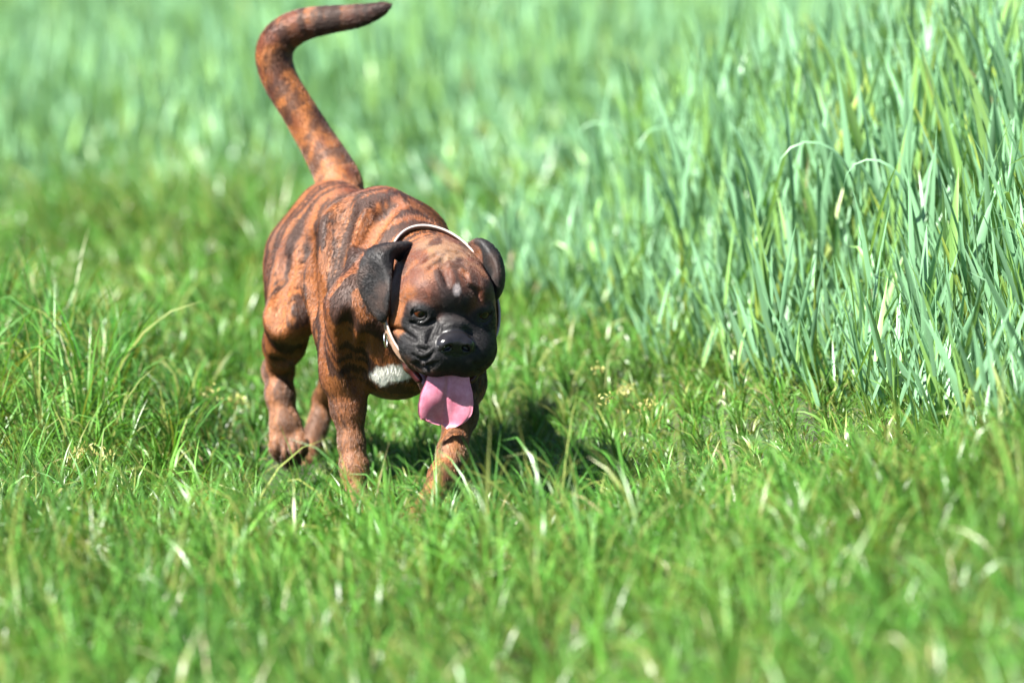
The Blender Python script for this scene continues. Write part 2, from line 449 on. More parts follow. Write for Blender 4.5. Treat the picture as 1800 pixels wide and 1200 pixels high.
# ears: folded flaps
def ear(rows, r=0.0034):
    """rows: strips of the flap from its root over the fold down to the tip."""
    g = crom(rows, 3); g = crom(g.transpose(1, 0, 2), 3)
    def tri(a, b, c):
        lo = np.minimum(np.minimum(a, b), c) - r; hi = np.maximum(np.maximum(a, b), c) + r
        put(lambda p: d_tri(p, a, b, c, r), lo, hi, 0.003)
    for i in range(g.shape[0] - 1):
        for j in range(g.shape[1] - 1):
            tri(g[i, j], g[i + 1, j], g[i, j + 1]); tri(g[i + 1, j], g[i + 1, j + 1], g[i, j + 1])
def pts(rows): return [[P(*v) for v in row] for row in rows]
EAR_R = pts([[(712, 464, 7.46), (716, 450, 7.465), (722, 438, 7.47), (728, 432, 7.48)],
             [(699, 455, 7.43), (706, 441, 7.425), (712, 432, 7.43), (716, 428, 7.45)],
             [(690, 452, 7.40), (688, 438, 7.39), (684, 433, 7.40), (680, 431, 7.43)],
             [(686, 472, 7.366), (670, 455, 7.368), (655, 444, 7.388), (650, 441, 7.41)],
             [(685, 500, 7.348), (667, 487, 7.366), (645, 470, 7.382), (637, 462, 7.395)],
             [(683, 527, 7.344), (665, 517, 7.364), (643, 502, 7.376), (632, 490, 7.382)],
             [(680, 550, 7.350), (665, 541, 7.364), (648, 528, 7.372), (637, 516, 7.380)],
             [(674, 565, 7.365), (667, 559, 7.362), (659, 551, 7.37), (652, 543, 7.38)]])
EAR_L = pts([[(843, 468, 7.47), (840, 450, 7.47), (834, 436, 7.47), (826, 428, 7.48)],
             [(858, 470, 7.44), (856, 446, 7.43), (850, 430, 7.44), (840, 422, 7.455)],
             [(866, 488, 7.43), (872, 464, 7.415), (869, 445, 7.43), (858, 428, 7.45)],
             [(867, 506, 7.425), (875, 486, 7.408), (880, 468, 7.425), (875, 447, 7.45)],
             [(867, 518, 7.425), (875, 506, 7.41), (883, 492, 7.425), (883, 474, 7.45)],
             [(867, 527, 7.43), (872, 523, 7.42), (879, 513, 7.43), (882, 500, 7.445)]])
for E in (EAR_R, EAR_L): ear(E)

# ---- the skin as one mesh (surface nets over the field)
def surface_nets(D):
    S = D < 0
    act = np.zeros(np.array(D.shape) - 1, bool)
    c0 = S[:-1, :-1, :-1]
    for dx in (0, 1):
        for dy in (0, 1):
            for dz in (0, 1):
                if dx + dy + dz:
                    act |= S[dx:S.shape[0] - 1 + dx, dy:S.shape[1] - 1 + dy, dz:S.shape[2] - 1 + dz] != c0
    idx = np.argwhere(act)
    ids = np.full(act.shape, -1, np.int32); ids[act] = np.arange(len(idx))
    acc = np.zeros((len(idx), 3)); cnt = np.zeros(len(idx))
    for ax in range(3):
        o1, o2 = [a for a in range(3) if a != ax]
        for p in (0, 1):
            for q in (0, 1):
                a = idx.copy(); a[:, o1] += p; a[:, o2] += q
                b = a.copy(); b[:, ax] += 1
                da, db = D[tuple(a.T)], D[tuple(b.T)]
                m = (da < 0) != (db < 0)
                t = np.where(m, da / np.where(m, da - db, 1), 0)
                pt = (a - idx).astype(float); pt[:, ax] += t
                acc += pt * m[:, None]; cnt += m
    V = idx + acc / cnt[:, None]
    quads = []
    for ax in range(3):
        o1, o2 = [a for a in range(3) if a != ax]
        s0 = [slice(1, -1)] * 3; s1 = [slice(1, -1)] * 3
        s0[ax] = slice(0, -1); s1[ax] = slice(1, None)
        A_, B_ = S[tuple(s0)], S[tuple(s1)]
        e = np.argwhere(A_ != B_)
        off = np.ones(3, int); off[ax] = 0
        flip = A_[tuple(e.T)]
        e = e + off
        def cid(i, j):
            c = e.copy(); c[:, o1] -= i; c[:, o2] -= j
            return ids[tuple(c.T)]
        q = np.stack([cid(0, 0), cid(1, 0), cid(1, 1), cid(0, 1)], 1)
        if ax == 1: flip = ~flip
        q[~flip] = q[~flip][:, ::-1]
        quads.append(q)
    Q = np.concatenate(quads); Q = Q[(Q >= 0).all(1)]
    return V, Q

V, Q = surface_nets(G)
def scatter(idx, val, n):
    if val.ndim == 1: return np.bincount(idx, val, n)
    return np.stack([np.bincount(idx, val[:, k], n) for k in range(val.shape[1])], 1)
def keep_largest(V, Q):
    lab = np.arange(len(V))
    for it in range(3000):
        m = lab[Q].min(1); new = lab.copy()
        for j in range(4): new[Q[:, j]] = np.minimum(new[Q[:, j]], m)
        new = np.minimum(new, new[new]); new = new[new]
        if (new == lab).all(): break
        lab = new
    u, c = np.unique(lab, return_counts=True)
    keep = lab == u[c.argmax()]
    remap = np.cumsum(keep) - 1
    return V[keep], remap[Q[keep[Q].all(1)]]
V, Q = keep_largest(V, Q)
V = V * VOX + LO
def relax(V, Q, lam, it):
    i = np.concatenate([Q[:, j] for j in range(4) for _ in (0, 1)])
    o = np.concatenate([Q[:, (j + jj) % 4] for j in range(4) for jj in (1, 3)])
    cnt = np.bincount(i, minlength=len(V))
    for _ in range(it):
        V = V + lam * (scatter(i, V[o], len(V)) / cnt[:, None] - V)
    return V
for _ in range(2):
    V = relax(V, Q, 0.55, 1); V = relax(V, Q, -0.50, 1)
V = relax(V, Q, 0.35, 1)
def vnormals(V, Q):
    n = np.cross(V[Q[:, 2]] - V[Q[:, 0]], V[Q[:, 3]] - V[Q[:, 1]])
    return nrm(sum(scatter(Q[:, j], n, len(V)) for j in range(4)))
VN = vnormals(V, Q)

# ---- coat: the hair's own colours, plus top light painted on the skull
hp = (V - HO) @ HM.T                        # head coordinates: across, forward, up
bp = np.stack([(V - BO) @ BF, (V - BO) @ BL, V[:, 2]], 1)
dl = []
for kind, dat, lay in FLOW:
    dl.append((d_cone(V, *dat) if kind == 'c' else d_ell(V, *dat)).astype(np.float32))
dl = np.stack(dl, 1)
wgt = np.exp(-np.maximum(dl, -0.01) / 0.012)
LAY = wgt @ np.stack([f[2] for f in FLOW]); LAY = nrm(LAY)
LAY = nrm(LAY - (LAY * VN).sum(1, keepdims=True) * VN)
dhead = np.linalg.norm(hp / np.array([0.13, 0.16, 0.15]), axis=1)
ear_pts = np.concatenate([crom(crom(np.array(E), 5).transpose(1, 0, 2), 4).reshape(-1, 3) for E in (EAR_R[1:], EAR_L[1:])])
dear = np.full(len(V), 9.0)
near = np.where(dhead < 1.6)[0]
for i0 in range(0, len(near), 2000):
    j = near[i0:i0 + 2000]
    dear[j] = np.sqrt(((V[j][:, None, :] - ear_pts[None]) ** 2).sum(-1).min(1))
# inside or outside of the flap tells it from the skull it touches
w_head = sstep(1.15, 0.95, dhead) * sstep(-0.16, -0.09, hp[:, 1])

tail_d = np.full(len(V), 9.0); tail_t = np.zeros(len(V))
for i in range(1, len(TAIL)):
    dd = np.linalg.norm(V - TAIL[i], axis=1); m = dd < tail_d
    tail_d[m] = dd[m]; tail_t[m] = i / (len(TAIL) - 1)
w_tail = (tail_d < 0.07) & (V[:, 2] > 0.575)

TAN = np.array([0.215, 0.073, 0.0165]); RED = np.array([0.095, 0.022, 0.0055]); DARK = np.array([0.015, 0.007, 0.006])
BLACK = np.array([0.0060, 0.0054, 0.0060]); WHITE = np.array([0.80, 0.78, 0.72]); PALE = np.array([0.215, 0.118, 0.060])
def mix(a, b, w): return a * (1 - w[:, None]) + b * w[:, None]

warp = np.stack([fbm(V * 9, 11), fbm(V * 9, 12), fbm(V * 9, 13)], 1) - 0.5
sb = bp + warp * np.array([0.055, 0.05, 0.10])
# stripes run round the body: narrow along the trunk, long across it
st = 0.55 * vn(np.stack([sb[:, 0] * 84 + sb[:, 2] * 22 + np.abs(sb[:, 1]) * 14, sb[:, 1] * 6, sb[:, 2] * 5], 1), 4) + 0.30 * vn(np.stack([sb[:, 0] * 180 + sb[:, 2] * 45, sb[:, 1] * 16, sb[:, 2] * 13], 1), 5) + 0.15 * vn(np.stack([sb[:, 1] * 150 + sb[:, 0] * 40, sb[:, 0] * 20, sb[:, 2] * 6], 1), 14)
brush = fbm(V * np.array([120, 120, 60.0]), 6, 2)
top = sstep(0.45, 0.62, V[:, 2]) * sstep(0.12, -0.05, np.abs(bp[:, 1]))
stripe = sstep(0.46, 0.60, st + 0.20 * (brush - 0.5) + 0.07 * top)
def coat(stripe):
    global msk, inm, lipm
    c = mix(np.tile(TAN, (len(V), 1)), np.tile(RED, (len(V), 1)), np.clip(0.34 + 0.55 * top + 1.7 * (fbm(V * 14, 21) - 0.5), 0, 1))
    low = sstep(0.28, 0.10, V[:, 2])
    c = mix(c, c * 0 + PALE * np.array([0.95, 0.85, 0.75]), 0.45 * low)
    c = mix(c, c * 0 + DARK, stripe * (0.88 - 0.38 * low))
    # tail: dark bars, dark tip
    tb = 0.5 * fbm(V * np.array([38, 38, 22.0]), 8) + 0.5 * vn(np.stack([tail_t * 40 + warp[:, 0] * 6, V[:, 0] * 30, V[:, 2] * 12], 1), 8)
    c_t = mix(mix(c * 0 + RED, c * 0 + TAN, sstep(0.35, 0.7, fbm(V * 22, 30))), c * 0 + DARK, np.clip(sstep(0.40, 0.62, tb + 0.3 * (brush - 0.5)) * 0.75 + sstep(0.60, 0.95, tail_t) * 0.8, 0, 0.93))
    c = mix(c, c_t, w_tail.astype(float))
    # toes darker
    for tip, dr, ln in CLAWS:
        dd = np.linalg.norm(V - tip, axis=1)
        c = mix(c, c * 0 + DARK, 0.55 * sstep(0.05, 0.012, dd))
    # white on the forechest
    wp = P(676, 664, 7.47)
    dv = (V - wp) / np.array([0.058, 0.09, 0.023]); dv[:, 2] -= 0.0 + 0.35 * dv[:, 0]
    wn_ = np.linalg.norm(dv, axis=1) + 0.9 * (fbm(V * np.array([60, 60, 25]), 40) - 0.5)
    c = mix(c, c * 0 + WHITE, sstep(1.05, 0.8, wn_) * (V[:, 1] < 7.62) * (1 - sstep(0.5, 0.2, dhead)))
    # belly and inner legs darker hair
    # head
    x, y, z = hp[:, 0], hp[:, 1], hp[:, 2]; ax_ = np.abs(x)
    hb = fbm(V * 45, 50); hs = vn(np.stack([x * 60 + warp[:, 0] * 3, y * 25, z * 25], 1), 52)
    ch = mix(c * 0 + RED * 0.72, c * 0 + TAN, sstep(0.48, 0.80, fbm(V * 30, 51)) * 0.5)
    ch = mix(ch, c * 0 + DARK, sstep(0.46, 0.66, hs + 0.15 * (hb - 0.5)) * 0.72)
    crown_light = sstep(0.055, 0.10, z) * sstep(0.02, -0.02, y)  # light from above painted into the hair: top of the skull paler
    ch = mix(ch, c * 0 + PALE, 0.75 * crown_light * sstep(0.35, 0.65, fbm(V * 40, 55)))
    # dark down the middle of the brow and round the eyes
    mid = sstep(0.052, 0.016, ax_ + 0.02 * (hb - 0.5) + 0.25 * np.maximum(z - 0.055, 0)) * sstep(0.085, 0.030, z) * sstep(-0.04, 0.0, y)
    ch = mix(ch, c * 0 + BLACK * 1.6, 0.9 * mid)
    for ec, od, q in EYES:
        de = (V - ec) @ HM.T
        r = np.sqrt((de[:, 0] / 0.030) ** 2 + (de[:, 2] / 0.026) ** 2 + (de[:, 1] / 0.05) ** 2) + 0.35 * (hb - 0.5)
        ch = mix(ch, c * 0 + BLACK * (1.3 - 0.6 * sstep(0.8, 0.4, r))[:, None], sstep(1.15, 0.75, r))
    # the mask over muzzle and lips
    line = z + 0.020 - 0.42 * (y - 0.030) + 0.02 * (hb - 0.5)
    msk = sstep(0.012, -0.008, line) * sstep(-0.012, 0.012, y + 0.018 * (hb - 0.5) + 0.22 * np.minimum(z + 0.05, 0) * -1 - 0.004)
    msk = np.maximum(msk, sstep(0.025, 0.04, y) * sstep(0.005, -0.012, z))
    msk = np.maximum(msk, sstep(-0.075, -0.088, z) * sstep(-0.03, -0.01, y))
    tanc = sstep(0.060, 0.072, ax_ + 0.012 * (hb - 0.5)) * sstep(-0.066, -0.054, z + 0.010 * (hb - 0.5)) * sstep(0.040, 0.026, y + 0.3 * (z + 0.03))
    msk = msk * (1 - tanc)
    ch = mix(ch, c * 0 + TAN * 0.9, tanc * sstep(0.03, -0.01, z) * 0.8)
    ch = mix(ch, c * 0 + BLACK * (1.15), msk)
    # pale spot on the brow
    sp = np.sqrt(((x - 0.002) / 0.0085) ** 2 + ((z - 0.052) / 0.011) ** 2)
    ch = mix(ch, c * 0 + np.array([0.30, 0.26, 0.26]), 0.75 * sstep(1.2, 0.6, sp) * (y > 0))
    c = mix(c, ch, w_head)
    erw = sstep(0.014, 0.0085, dear + 0.004 * (hb - 0.5))
    c = mix(c, mix(c * 0 + BLACK * 1.2, c * 0 + np.array([0.030, 0.017, 0.013]), sstep(0.45, 0.75, fbm(V * 35, 57))), erw)
    # red-brown on the inside of the mouth
    mouth = np.linalg.norm((hp - np.array([0, 0.045, -0.128])) / np.array([0.072, 0.07, 0.026]), axis=1)
    inm = sstep(1.12, 0.95, mouth)
    c = mix(c, c * 0 + np.array([0.13, 0.022, 0.024]), inm)
    lipm = np.zeros(len(V))
    for q in (-1, 1):
        for p in crom(np.array([H(q * 0.090, 0.0, -0.074), H(q * 0.084, 0.020, -0.096), H(q * 0.070, 0.042, -0.120), H(q * 0.052, 0.058, -0.138)]), 4):
            lipm = np.maximum(lipm, sstep(0.014, 0.009, np.linalg.norm(V - p, axis=1)))
    c = mix(c, c * 0 + np.array([0.034, 0.009, 0.011]), lipm * 0.9)
    c = c * (0.86 + 0.28 * fbm(V * 160, 61, 2))[:, None]
    return c
c = coat(stripe); C_LIGHT = coat(stripe * 0); C_DARK = coat(stripe * 0 + 1)
nose = sstep(1.2, 1.0, np.linalg.norm((hp - np.array([0, 0.104, -0.037])) / np.array([0.035, 0.026, 0.024]), axis=1))
c = mix(c, c * 0 + np.array([0.009, 0.0085, 0.010]), nose)
wet = np.clip(nose + inm + lipm, 0, 1)
soft = np.clip(msk * w_head, 0, 1)

# coat material
m_coat, nd, lk, bs = new_mat('short_brindle_coat')
at = nd.new('ShaderNodeAttribute'); at.attribute_name = 'coat'
aw = nd.new('ShaderNodeAttribute'); aw.attribute_name = 'wet'
tc = nd.new('ShaderNodeTexCoord')
nz = nd.new('ShaderNodeTexNoise'); nz.inputs['Scale'].default_value = 420; nz.inputs['Detail'].default_value = 3
lk.new(tc.outputs['Object'], nz.inputs['Vector'])
mr = nd.new('ShaderNodeMapRange'); mr.inputs['To Min'].default_value = 0.72; mr.inputs['To Max'].default_value = 1.28
lk.new(nz.outputs['Fac'], mr.inputs['Value'])
mx = nd.new('ShaderNodeVectorMath'); mx.operation = 'SCALE'
lk.new(at.outputs['Color'], mx.inputs[0]); lk.new(mr.outputs[0], mx.inputs['Scale'])
lk.new(mx.outputs[0], bs.inputs['Base Color'])
rr = nd.new('ShaderNodeMapRange'); rr.inputs['To Min'].default_value = 0.62; rr.inputs['To Max'].default_value = 0.24
lk.new(aw.outputs['Fac'], rr.inputs['Value']); lk.new(rr.outputs[0], bs.inputs['Roughness'])
bs.inputs['Specular IOR Level'].default_value = 0.35
bu = nd.new('ShaderNodeBump'); bu.inputs['Strength'].default_value = 0.22; bu.inputs['Distance'].default_value = 0.002
lk.new(nz.outputs['Fac'], bu.inputs['Height']); lk.new(bu.outputs[0], bs.inputs['Normal'])

root_z = float(height(np.array([-0.30]), np.array([7.7]))[0])
dog = empty('dog', (-0.30, 7.7, root_z))
tag(dog, 'brindle boxer dog with black face, pink tongue out and raised tail, walking through grass', 'dog')
DOGLOC = np.array([-0.30, 7.7, root_z])
body = mesh_obj('body', V - DOGLOC, Q, m_coat, dog)
col_attr(body.data, 'coat', c); float_attr(body.data, 'wet', wet)
COAT = c

# eyes
m_eye, nd, lk, bs = new_mat('eye_brown_iris')
ea = nd.new('ShaderNodeAttribute'); ea.attribute_name = 'iris'
lk.new(ea.outputs['Color'], bs.inputs['Base Color'])
bs.inputs['Roughness'].default_value = 0.08; bs.inputs['Specular IOR Level'].default_value = 0.35
def ball(c, r, axis, nu=28, nv=40):
    a = nrm(axis); w = nrm(np.cross(a, [0, 0, 1])); u = np.cross(w, a)
    v = []; ang = []
    for i in range(nu + 1):
        th = math.pi * i / nu
        for j in range(nv):
            ph = 2 * math.pi * j / nv
            v.append(c + r * (math.cos(th) * a + math.sin(th) * (math.cos(ph) * w + math.sin(ph) * u))); ang.append(th)
    f = [[i * nv + j, i * nv + (j + 1) % nv, (i + 1) * nv + (j + 1) % nv, (i + 1) * nv + j] for i in range(nu) for j in range(nv)]
    return np.array(v), np.array(f), np.array(ang)
for ec, od, q in EYES:
    gaze = nrm(HF + q * 0.25 * HL - 0.05 * HU + np.array([0, 0, 0.0]))
    v, f, ang = ball(ec - od * 0.0015, 0.0180, gaze)
    o = mesh_obj('eye', v - DOGLOC, f[:, ::-1], m_eye, dog)
    ic = np.tile(np.array([0.060, 0.042, 0.036]), (len(v), 1))
    ic = mix(ic, ic * 0 + np.array([0.018, 0.006, 0.003]), sstep(0.98, 0.92, ang))
    ic = mix(ic, ic * 0 + np.array([0.050, 0.013, 0.005]), sstep(0.85, 0.7, ang) * sstep(0.36, 0.46, ang))
    ic = mix(ic, ic * 0 + 0.004, sstep(0.34, 0.28, ang))
    col_attr(o.data, 'iris', ic)

# tongue
m_tng, nd, lk, bs = new_mat('wet_pink_tongue')
tc = nd.new('ShaderNodeTexCoord'); nz = nd.new('ShaderNodeTexNoise'); nz.inputs['Scale'].default_value = 900
lk.new(tc.outputs['Object'], nz.inputs['Vector'])
cr = nd.new('ShaderNodeValToRGB'); e = cr.color_ramp.elements
e[0].position = 0.36; e[0].color = (0.40, 0.115, 0.175, 1); e[1].position = 0.66; e[1].color = (0.52, 0.205, 0.28, 1)
nl_ = nd.new('ShaderNodeTexNoise'); nl_.inputs['Scale'].default_value = 48; nl_.inputs['Detail'].default_value = 6; nl_.inputs['Roughness'].default_value = 0.7
lk.new(tc.outputs['Object'], nl_.inputs['Vector']); lk.new(nl_.outputs['Fac'], cr.inputs['Fac']); lk.new(cr.outputs[0], bs.inputs['Base Color'])
bs.inputs['Roughness'].default_value = 0.30; bs.inputs['Subsurface Weight'].default_value = 0.25
bs.inputs['Subsurface Radius'].default_value = (0.006, 0.002, 0.0015); bs.inputs['Subsurface Scale'].default_value = 0.6
bu = nd.new('ShaderNodeBump'); bu.inputs['Strength'].default_value = 0.35; bu.inputs['Distance'].default_value = 0.0010
lk.new(nz.outputs['Fac'], bu.inputs['Height']); lk.new(bu.outputs[0], bs.inputs['Normal'])
sp_ = crom(np.array([H(0.002, 0.010, -0.128), H(0.001, 0.045, -0.126), P(789, 652, 7.330), P(787, 678, 7.320), P(783, 704, 7.317), P(780, 728, 7.321), P(779, 747, 7.328)]), 6)
wd = np.interp(np.linspace(0, 1, len(sp_)), [0, 0.25, 0.36, 0.46, 0.58, 0.70, 0.80, 0.88, 0.94, 0.98, 1.0], [0.026, 0.032, 0.039, 0.043, 0.0505, 0.0535, 0.0525, 0.047, 0.037, 0.024, 0.010])
nw = 25; tv = []; top_n = len(sp_) * nw
tan_ = nrm(np.gradient(sp_, axis=0))
sidev = nrm(np.array([0.995, 0.10, -0.02]))
nrmv = nrm(np.cross(tan_, sidev)); nrmv = np.where((nrmv[:, 1:2] > 0) & (np.abs(nrmv[:, 1:2]) > np.abs(nrmv[:, 2:3])), -nrmv, nrmv)
nrmv = np.where((nrmv[:, 2:3] < 0) & (np.abs(nrmv[:, 2:3]) >= np.abs(nrmv[:, 1:2])), -nrmv, nrmv)
for layer in (1, -1):
    for i in range(len(sp_)):
        t = i / (len(sp_) - 1)
        for j in range(nw):
            a = -1 + 2 * j / (nw - 1)
            gro = 0.0030 * math.exp(-(a / 0.08) ** 2) * min(1, t * 3) * (1 - 0.7 * max(0, (t - 0.75) / 0.25)) + 0.0016 * math.exp(-(a / 0.4) ** 2)
            curl = (0.010 * a * a - 0.004) * (1 - 0.6 * t) + 0.004 * math.sin(3.1 * a + 5 * t) * t
            th = 0.0052 * math.sqrt(max(0, 1 - a ** 4)) + 0.0004
            off = (curl - (gro if layer > 0 else 0)) + layer * th
            wob = 1 + 0.03 * math.sin(7 * t + 2) * (1 if a > 0 else -1)
            tipd = 0.004 * math.sin(2.2 * a + 0.4) * (t > 0.9)
            tv.append(sp_[i] + sidev * (a * wd[i] * wob) + nrmv[i] * off + tan_[i] * tipd)
tf = []
for layer in (0, 1):
    for i in range(len(sp_) - 1):
        for j in range(nw - 1):
            k = layer * top_n + i * nw + j
            f = [k, k + 1, k + nw + 1, k + nw]
            tf.append(f if layer else f[::-1])
for i in range(len(sp_) - 1):
    for j in (0, nw - 1):
        k = i * nw + j
        f = [k, k + nw, k + nw + top_n, k + top_n]
        tf.append(f if j == 0 else f[::-1])
for i in (0, len(sp_) - 1):
    for j in range(nw - 1):
        k = i * nw + j
        tf.append([k, k + 1, k + 1 + top_n, k + top_n])
tongue = mesh_obj('tongue', np.array(tv) - DOGLOC, tf, m_tng, dog)
tag(tongue, 'long pink tongue hanging out of the mouth')

# collar: a leather strap laid round the neck
def probe(p):
    q = (p - LO) / VOX; j = np.clip(q.astype(int), 0, N - 2); f = q - j
    r = 0
    for a in (0, 1):
        for b in (0, 1):
            for d in (0, 1):
                w = (f[0] if a else 1 - f[0]) * (f[1] if b else 1 - f[1]) * (f[2] if d else 1 - f[2])
                r += w * G[j[0] + a, j[1] + b, j[2] + d]
    return r
c_top, c_lft, c_rgt = P(740, 387, 7.53), P(643, 530, 7.40), P(812, 408, 7.53)
c_c = P(738, 490, 7.47)
c_n = nrm(np.cross(c_lft - c_top, c_rgt - c_top)); c_n = c_n if c_n[1] < 0 else -c_n
e1 = nrm(c_top - c_c - c_n * ((c_top - c_c) @ c_n)); e2 = np.cross(c_n, e1)
c_c = c_c + c_n * ((c_top - c_c) @ c_n)
nseg = 120; loop = []
for i in range(nseg):
    a = 2 * math.pi * i / nseg; d = math.cos(a) * e1 + math.sin(a) * e2
    r = 0.20
    while r > 0.05 and probe(c_c + d * r) > 0: r -= 0.001
    loop.append(r)
loop = np.array(loop)
for _ in range(10): loop = np.maximum(loop, 0.5 * (np.roll(loop, 2) + np.roll(loop, -2)))
for _ in range(6): loop = 0.25 * np.roll(loop, 1) + 0.5 * loop + 0.25 * np.roll(loop, -1)
loop = loop + 0.0022
CD = np.array([math.cos(2 * math.pi * i / nseg) * e1 + math.sin(2 * math.pi * i / nseg) * e2 for i in range(nseg)])
CC = c_c + CD * loop[:, None]
m_lea, nd, lk, bs = new_mat('pale_leather')
tc = nd.new('ShaderNodeTexCoord'); nz = nd.new('ShaderNodeTexNoise'); nz.inputs['Scale'].default_value = 300
lk.new(tc.outputs['Object'], nz.inputs['Vector'])
cr = nd.new('ShaderNodeValToRGB'); e = cr.color_ramp.elements
e[0].position = 0.3; e[0].color = (0.24, 0.135, 0.09, 1); e[1].position = 0.7; e[1].color = (0.34, 0.225, 0.165, 1)
lk.new(nz.outputs['Fac'], cr.inputs['Fac']); lk.new(cr.outputs[0], bs.inputs['Base Color']); bs.inputs['Roughness'].default_value = 0.42
m_edge, nd, lk, bs = new_mat('leather_edge_highlight')  # the edge's highlight put into its colour, paler than the strap
tc = nd.new('ShaderNodeTexCoord'); nz = nd.new('ShaderNodeTexNoise'); nz.inputs['Scale'].default_value = 260
lk.new(tc.outputs['Object'], nz.inputs['Vector'])
cr = nd.new('ShaderNodeValToRGB'); e = cr.color_ramp.elements
e[0].position = 0.3; e[0].color = (0.30, 0.245, 0.215, 1); e[1].position = 0.7; e[1].color = (0.42, 0.36, 0.33, 1)
lk.new(nz.outputs['Fac'], cr.inputs['Fac']); lk.new(cr.outputs[0], bs.inputs['Base Color']); bs.inputs['Roughness'].default_value = 0.45
m_cop, nd, lk, bs = new_mat('copper_rivet'); bs.inputs['Metallic'].default_value = 1.0
bs.inputs['Base Color'].default_value = (0.75, 0.36, 0.24, 1); bs.inputs['Roughness'].default_value = 0.28
m_ste, nd, lk, bs = new_mat('steel'); bs.inputs['Metallic'].default_value = 1.0
bs.inputs['Base Color'].default_value = (0.62, 0.62, 0.60, 1); bs.inputs['Roughness'].default_value = 0.25
def band(centres, outs, axis, half, thick, lift=0.0, closed=True):
    v = []; f = []; n = len(centres)
    prof = [(-half, -thick), (-half * 1.0, thick * 0.6), (-half * 0.8, thick), (half * 0.8, thick), (half, thick * 0.6), (half, -thick)]
    k = len(prof)
    for i in range(n):
        for (h, t) in prof: v.append(centres[i] + axis * h + outs[i] * (t + lift))
    for i in range(n if closed else n - 1):
        for j in range(k):
            a, b = i * k + j, i * k + (j + 1) % k
            a2, b2 = ((i + 1) % n) * k + j, ((i + 1) % n) * k + (j + 1) % k
            f.append([a, b, b2, a2])
    if not closed: f += [list(range(k))[::-1], [(n - 1) * k + j for j in range(k)]]
    return v, f
outs = nrm(CD)
v, f = band(CC, outs, c_n, 0.0120, 0.0020)
collar = mesh_obj('collar', np.array(v) - DOGLOC, f, m_lea, dog, smooth=False)
tag(collar, 'pale leather strap collar with copper rivets round the neck')
v, f = band(CC + c_n * 0.0124, outs, c_n, 0.0010, 0.0024)
mesh_obj('rolled_edge', np.array(v) - DOGLOC, f, m_edge, collar)
def disc(c, n, r, h, k=16):
    n = nrm(n); w = nrm(np.cross(n, [0.3, 0.5, 0.8])); u = np.cross(n, w); v = []; f = []
    prof = [(r, 0), (r, h * 0.5), (r * 0.75, h * 0.9), (r * 0.3, h)]
    for (rr_, hh) in prof:
        for j in range(k):
            a = 2 * math.pi * j / k; v.append(c + rr_ * (math.cos(a) * w + math.sin(a) * u) + n * hh)
    for i in range(len(prof) - 1):
        for j in range(k): f.append([i * k + j, i * k + (j + 1) % k, (i + 1) * k + (j + 1) % k, (i + 1) * k + j])
    f.append([(len(prof) - 1) * k + j for j in range(k)])
    return v, f
def near_seg(p):
    return int(np.argmin(np.linalg.norm(CC - p, axis=1)))
iL, iR = near_seg(P(645, 545, 7.42)), near_seg(P(806, 402, 7.5))
for i in (iL, iL + 4, iR, iR - 5, iR + 4):
    i %= nseg
    v, f = disc(CC[i] + outs[i] * 0.0022, outs[i], 0.0055, 0.0032)
    mesh_obj('rivet', np.array(v) - DOGLOC, f, m_cop, collar)
def ring(c, n, r, rt, ku=28, kv=8):
    n = nrm(n); w = nrm(np.cross(n, [0.3, 0.2, 0.9])); u = np.cross(n, w); v = []; f = []
    for i in range(ku):
        a = 2 * math.pi * i / ku; d = math.cos(a) * w + math.sin(a) * u
        for j in range(kv):
            b = 2 * math.pi * j / kv; v.append(c + d * (r + rt * math.cos(b)) + n * rt * math.sin(b))
    for i in range(ku):
        for j in range(kv):
            f.append([i * kv + j, ((i + 1) % ku) * kv + j, ((i + 1) % ku) * kv + (j + 1) % kv, i * kv + (j + 1) % kv])
    return v, f
iT = near_seg(P(672, 600, 7.40))
rc = CC[iT] + outs[iT] * 0.006 + np.array([0, -0.002, -0.014])
v, f = ring(rc, np.array([0.93, -0.15, 0.1]), 0.014, 0.0016)
mesh_obj('leash_ring', np.array(v) - DOGLOC, f, m_ste, collar)
# claws
m_claw, nd, lk, bs = new_mat('dark_claw'); bs.inputs['Base Color'].default_value = (0.02, 0.016, 0.014, 1); bs.inputs['Roughness'].default_value = 0.3
for tip, dr, ln in CLAWS:
    w = nrm(np.cross(dr, [0.2, 0.1, 0.9])); u = np.cross(dr, w); v = []; f = []
    for i in range(5):
        t = i / 4; r = 0.0042 * (1 - t) + 0.0006
        for j in range(8):
            a = 2 * math.pi * j / 8
            v.append(tip + dr * ln * t - np.array([0, 0, 1]) * 0.004 * t * t + r * (math.cos(a) * w + math.sin(a) * u))
    for i in range(4):
        for j in range(8): f.append([i * 8 + j, i * 8 + (j + 1) % 8, (i + 1) * 8 + (j + 1) % 8, (i + 1) * 8 + j])
    f.append([32 + j for j in range(8)])
    mesh_obj('claw', np.array(v) - DOGLOC, f, m_claw, dog)

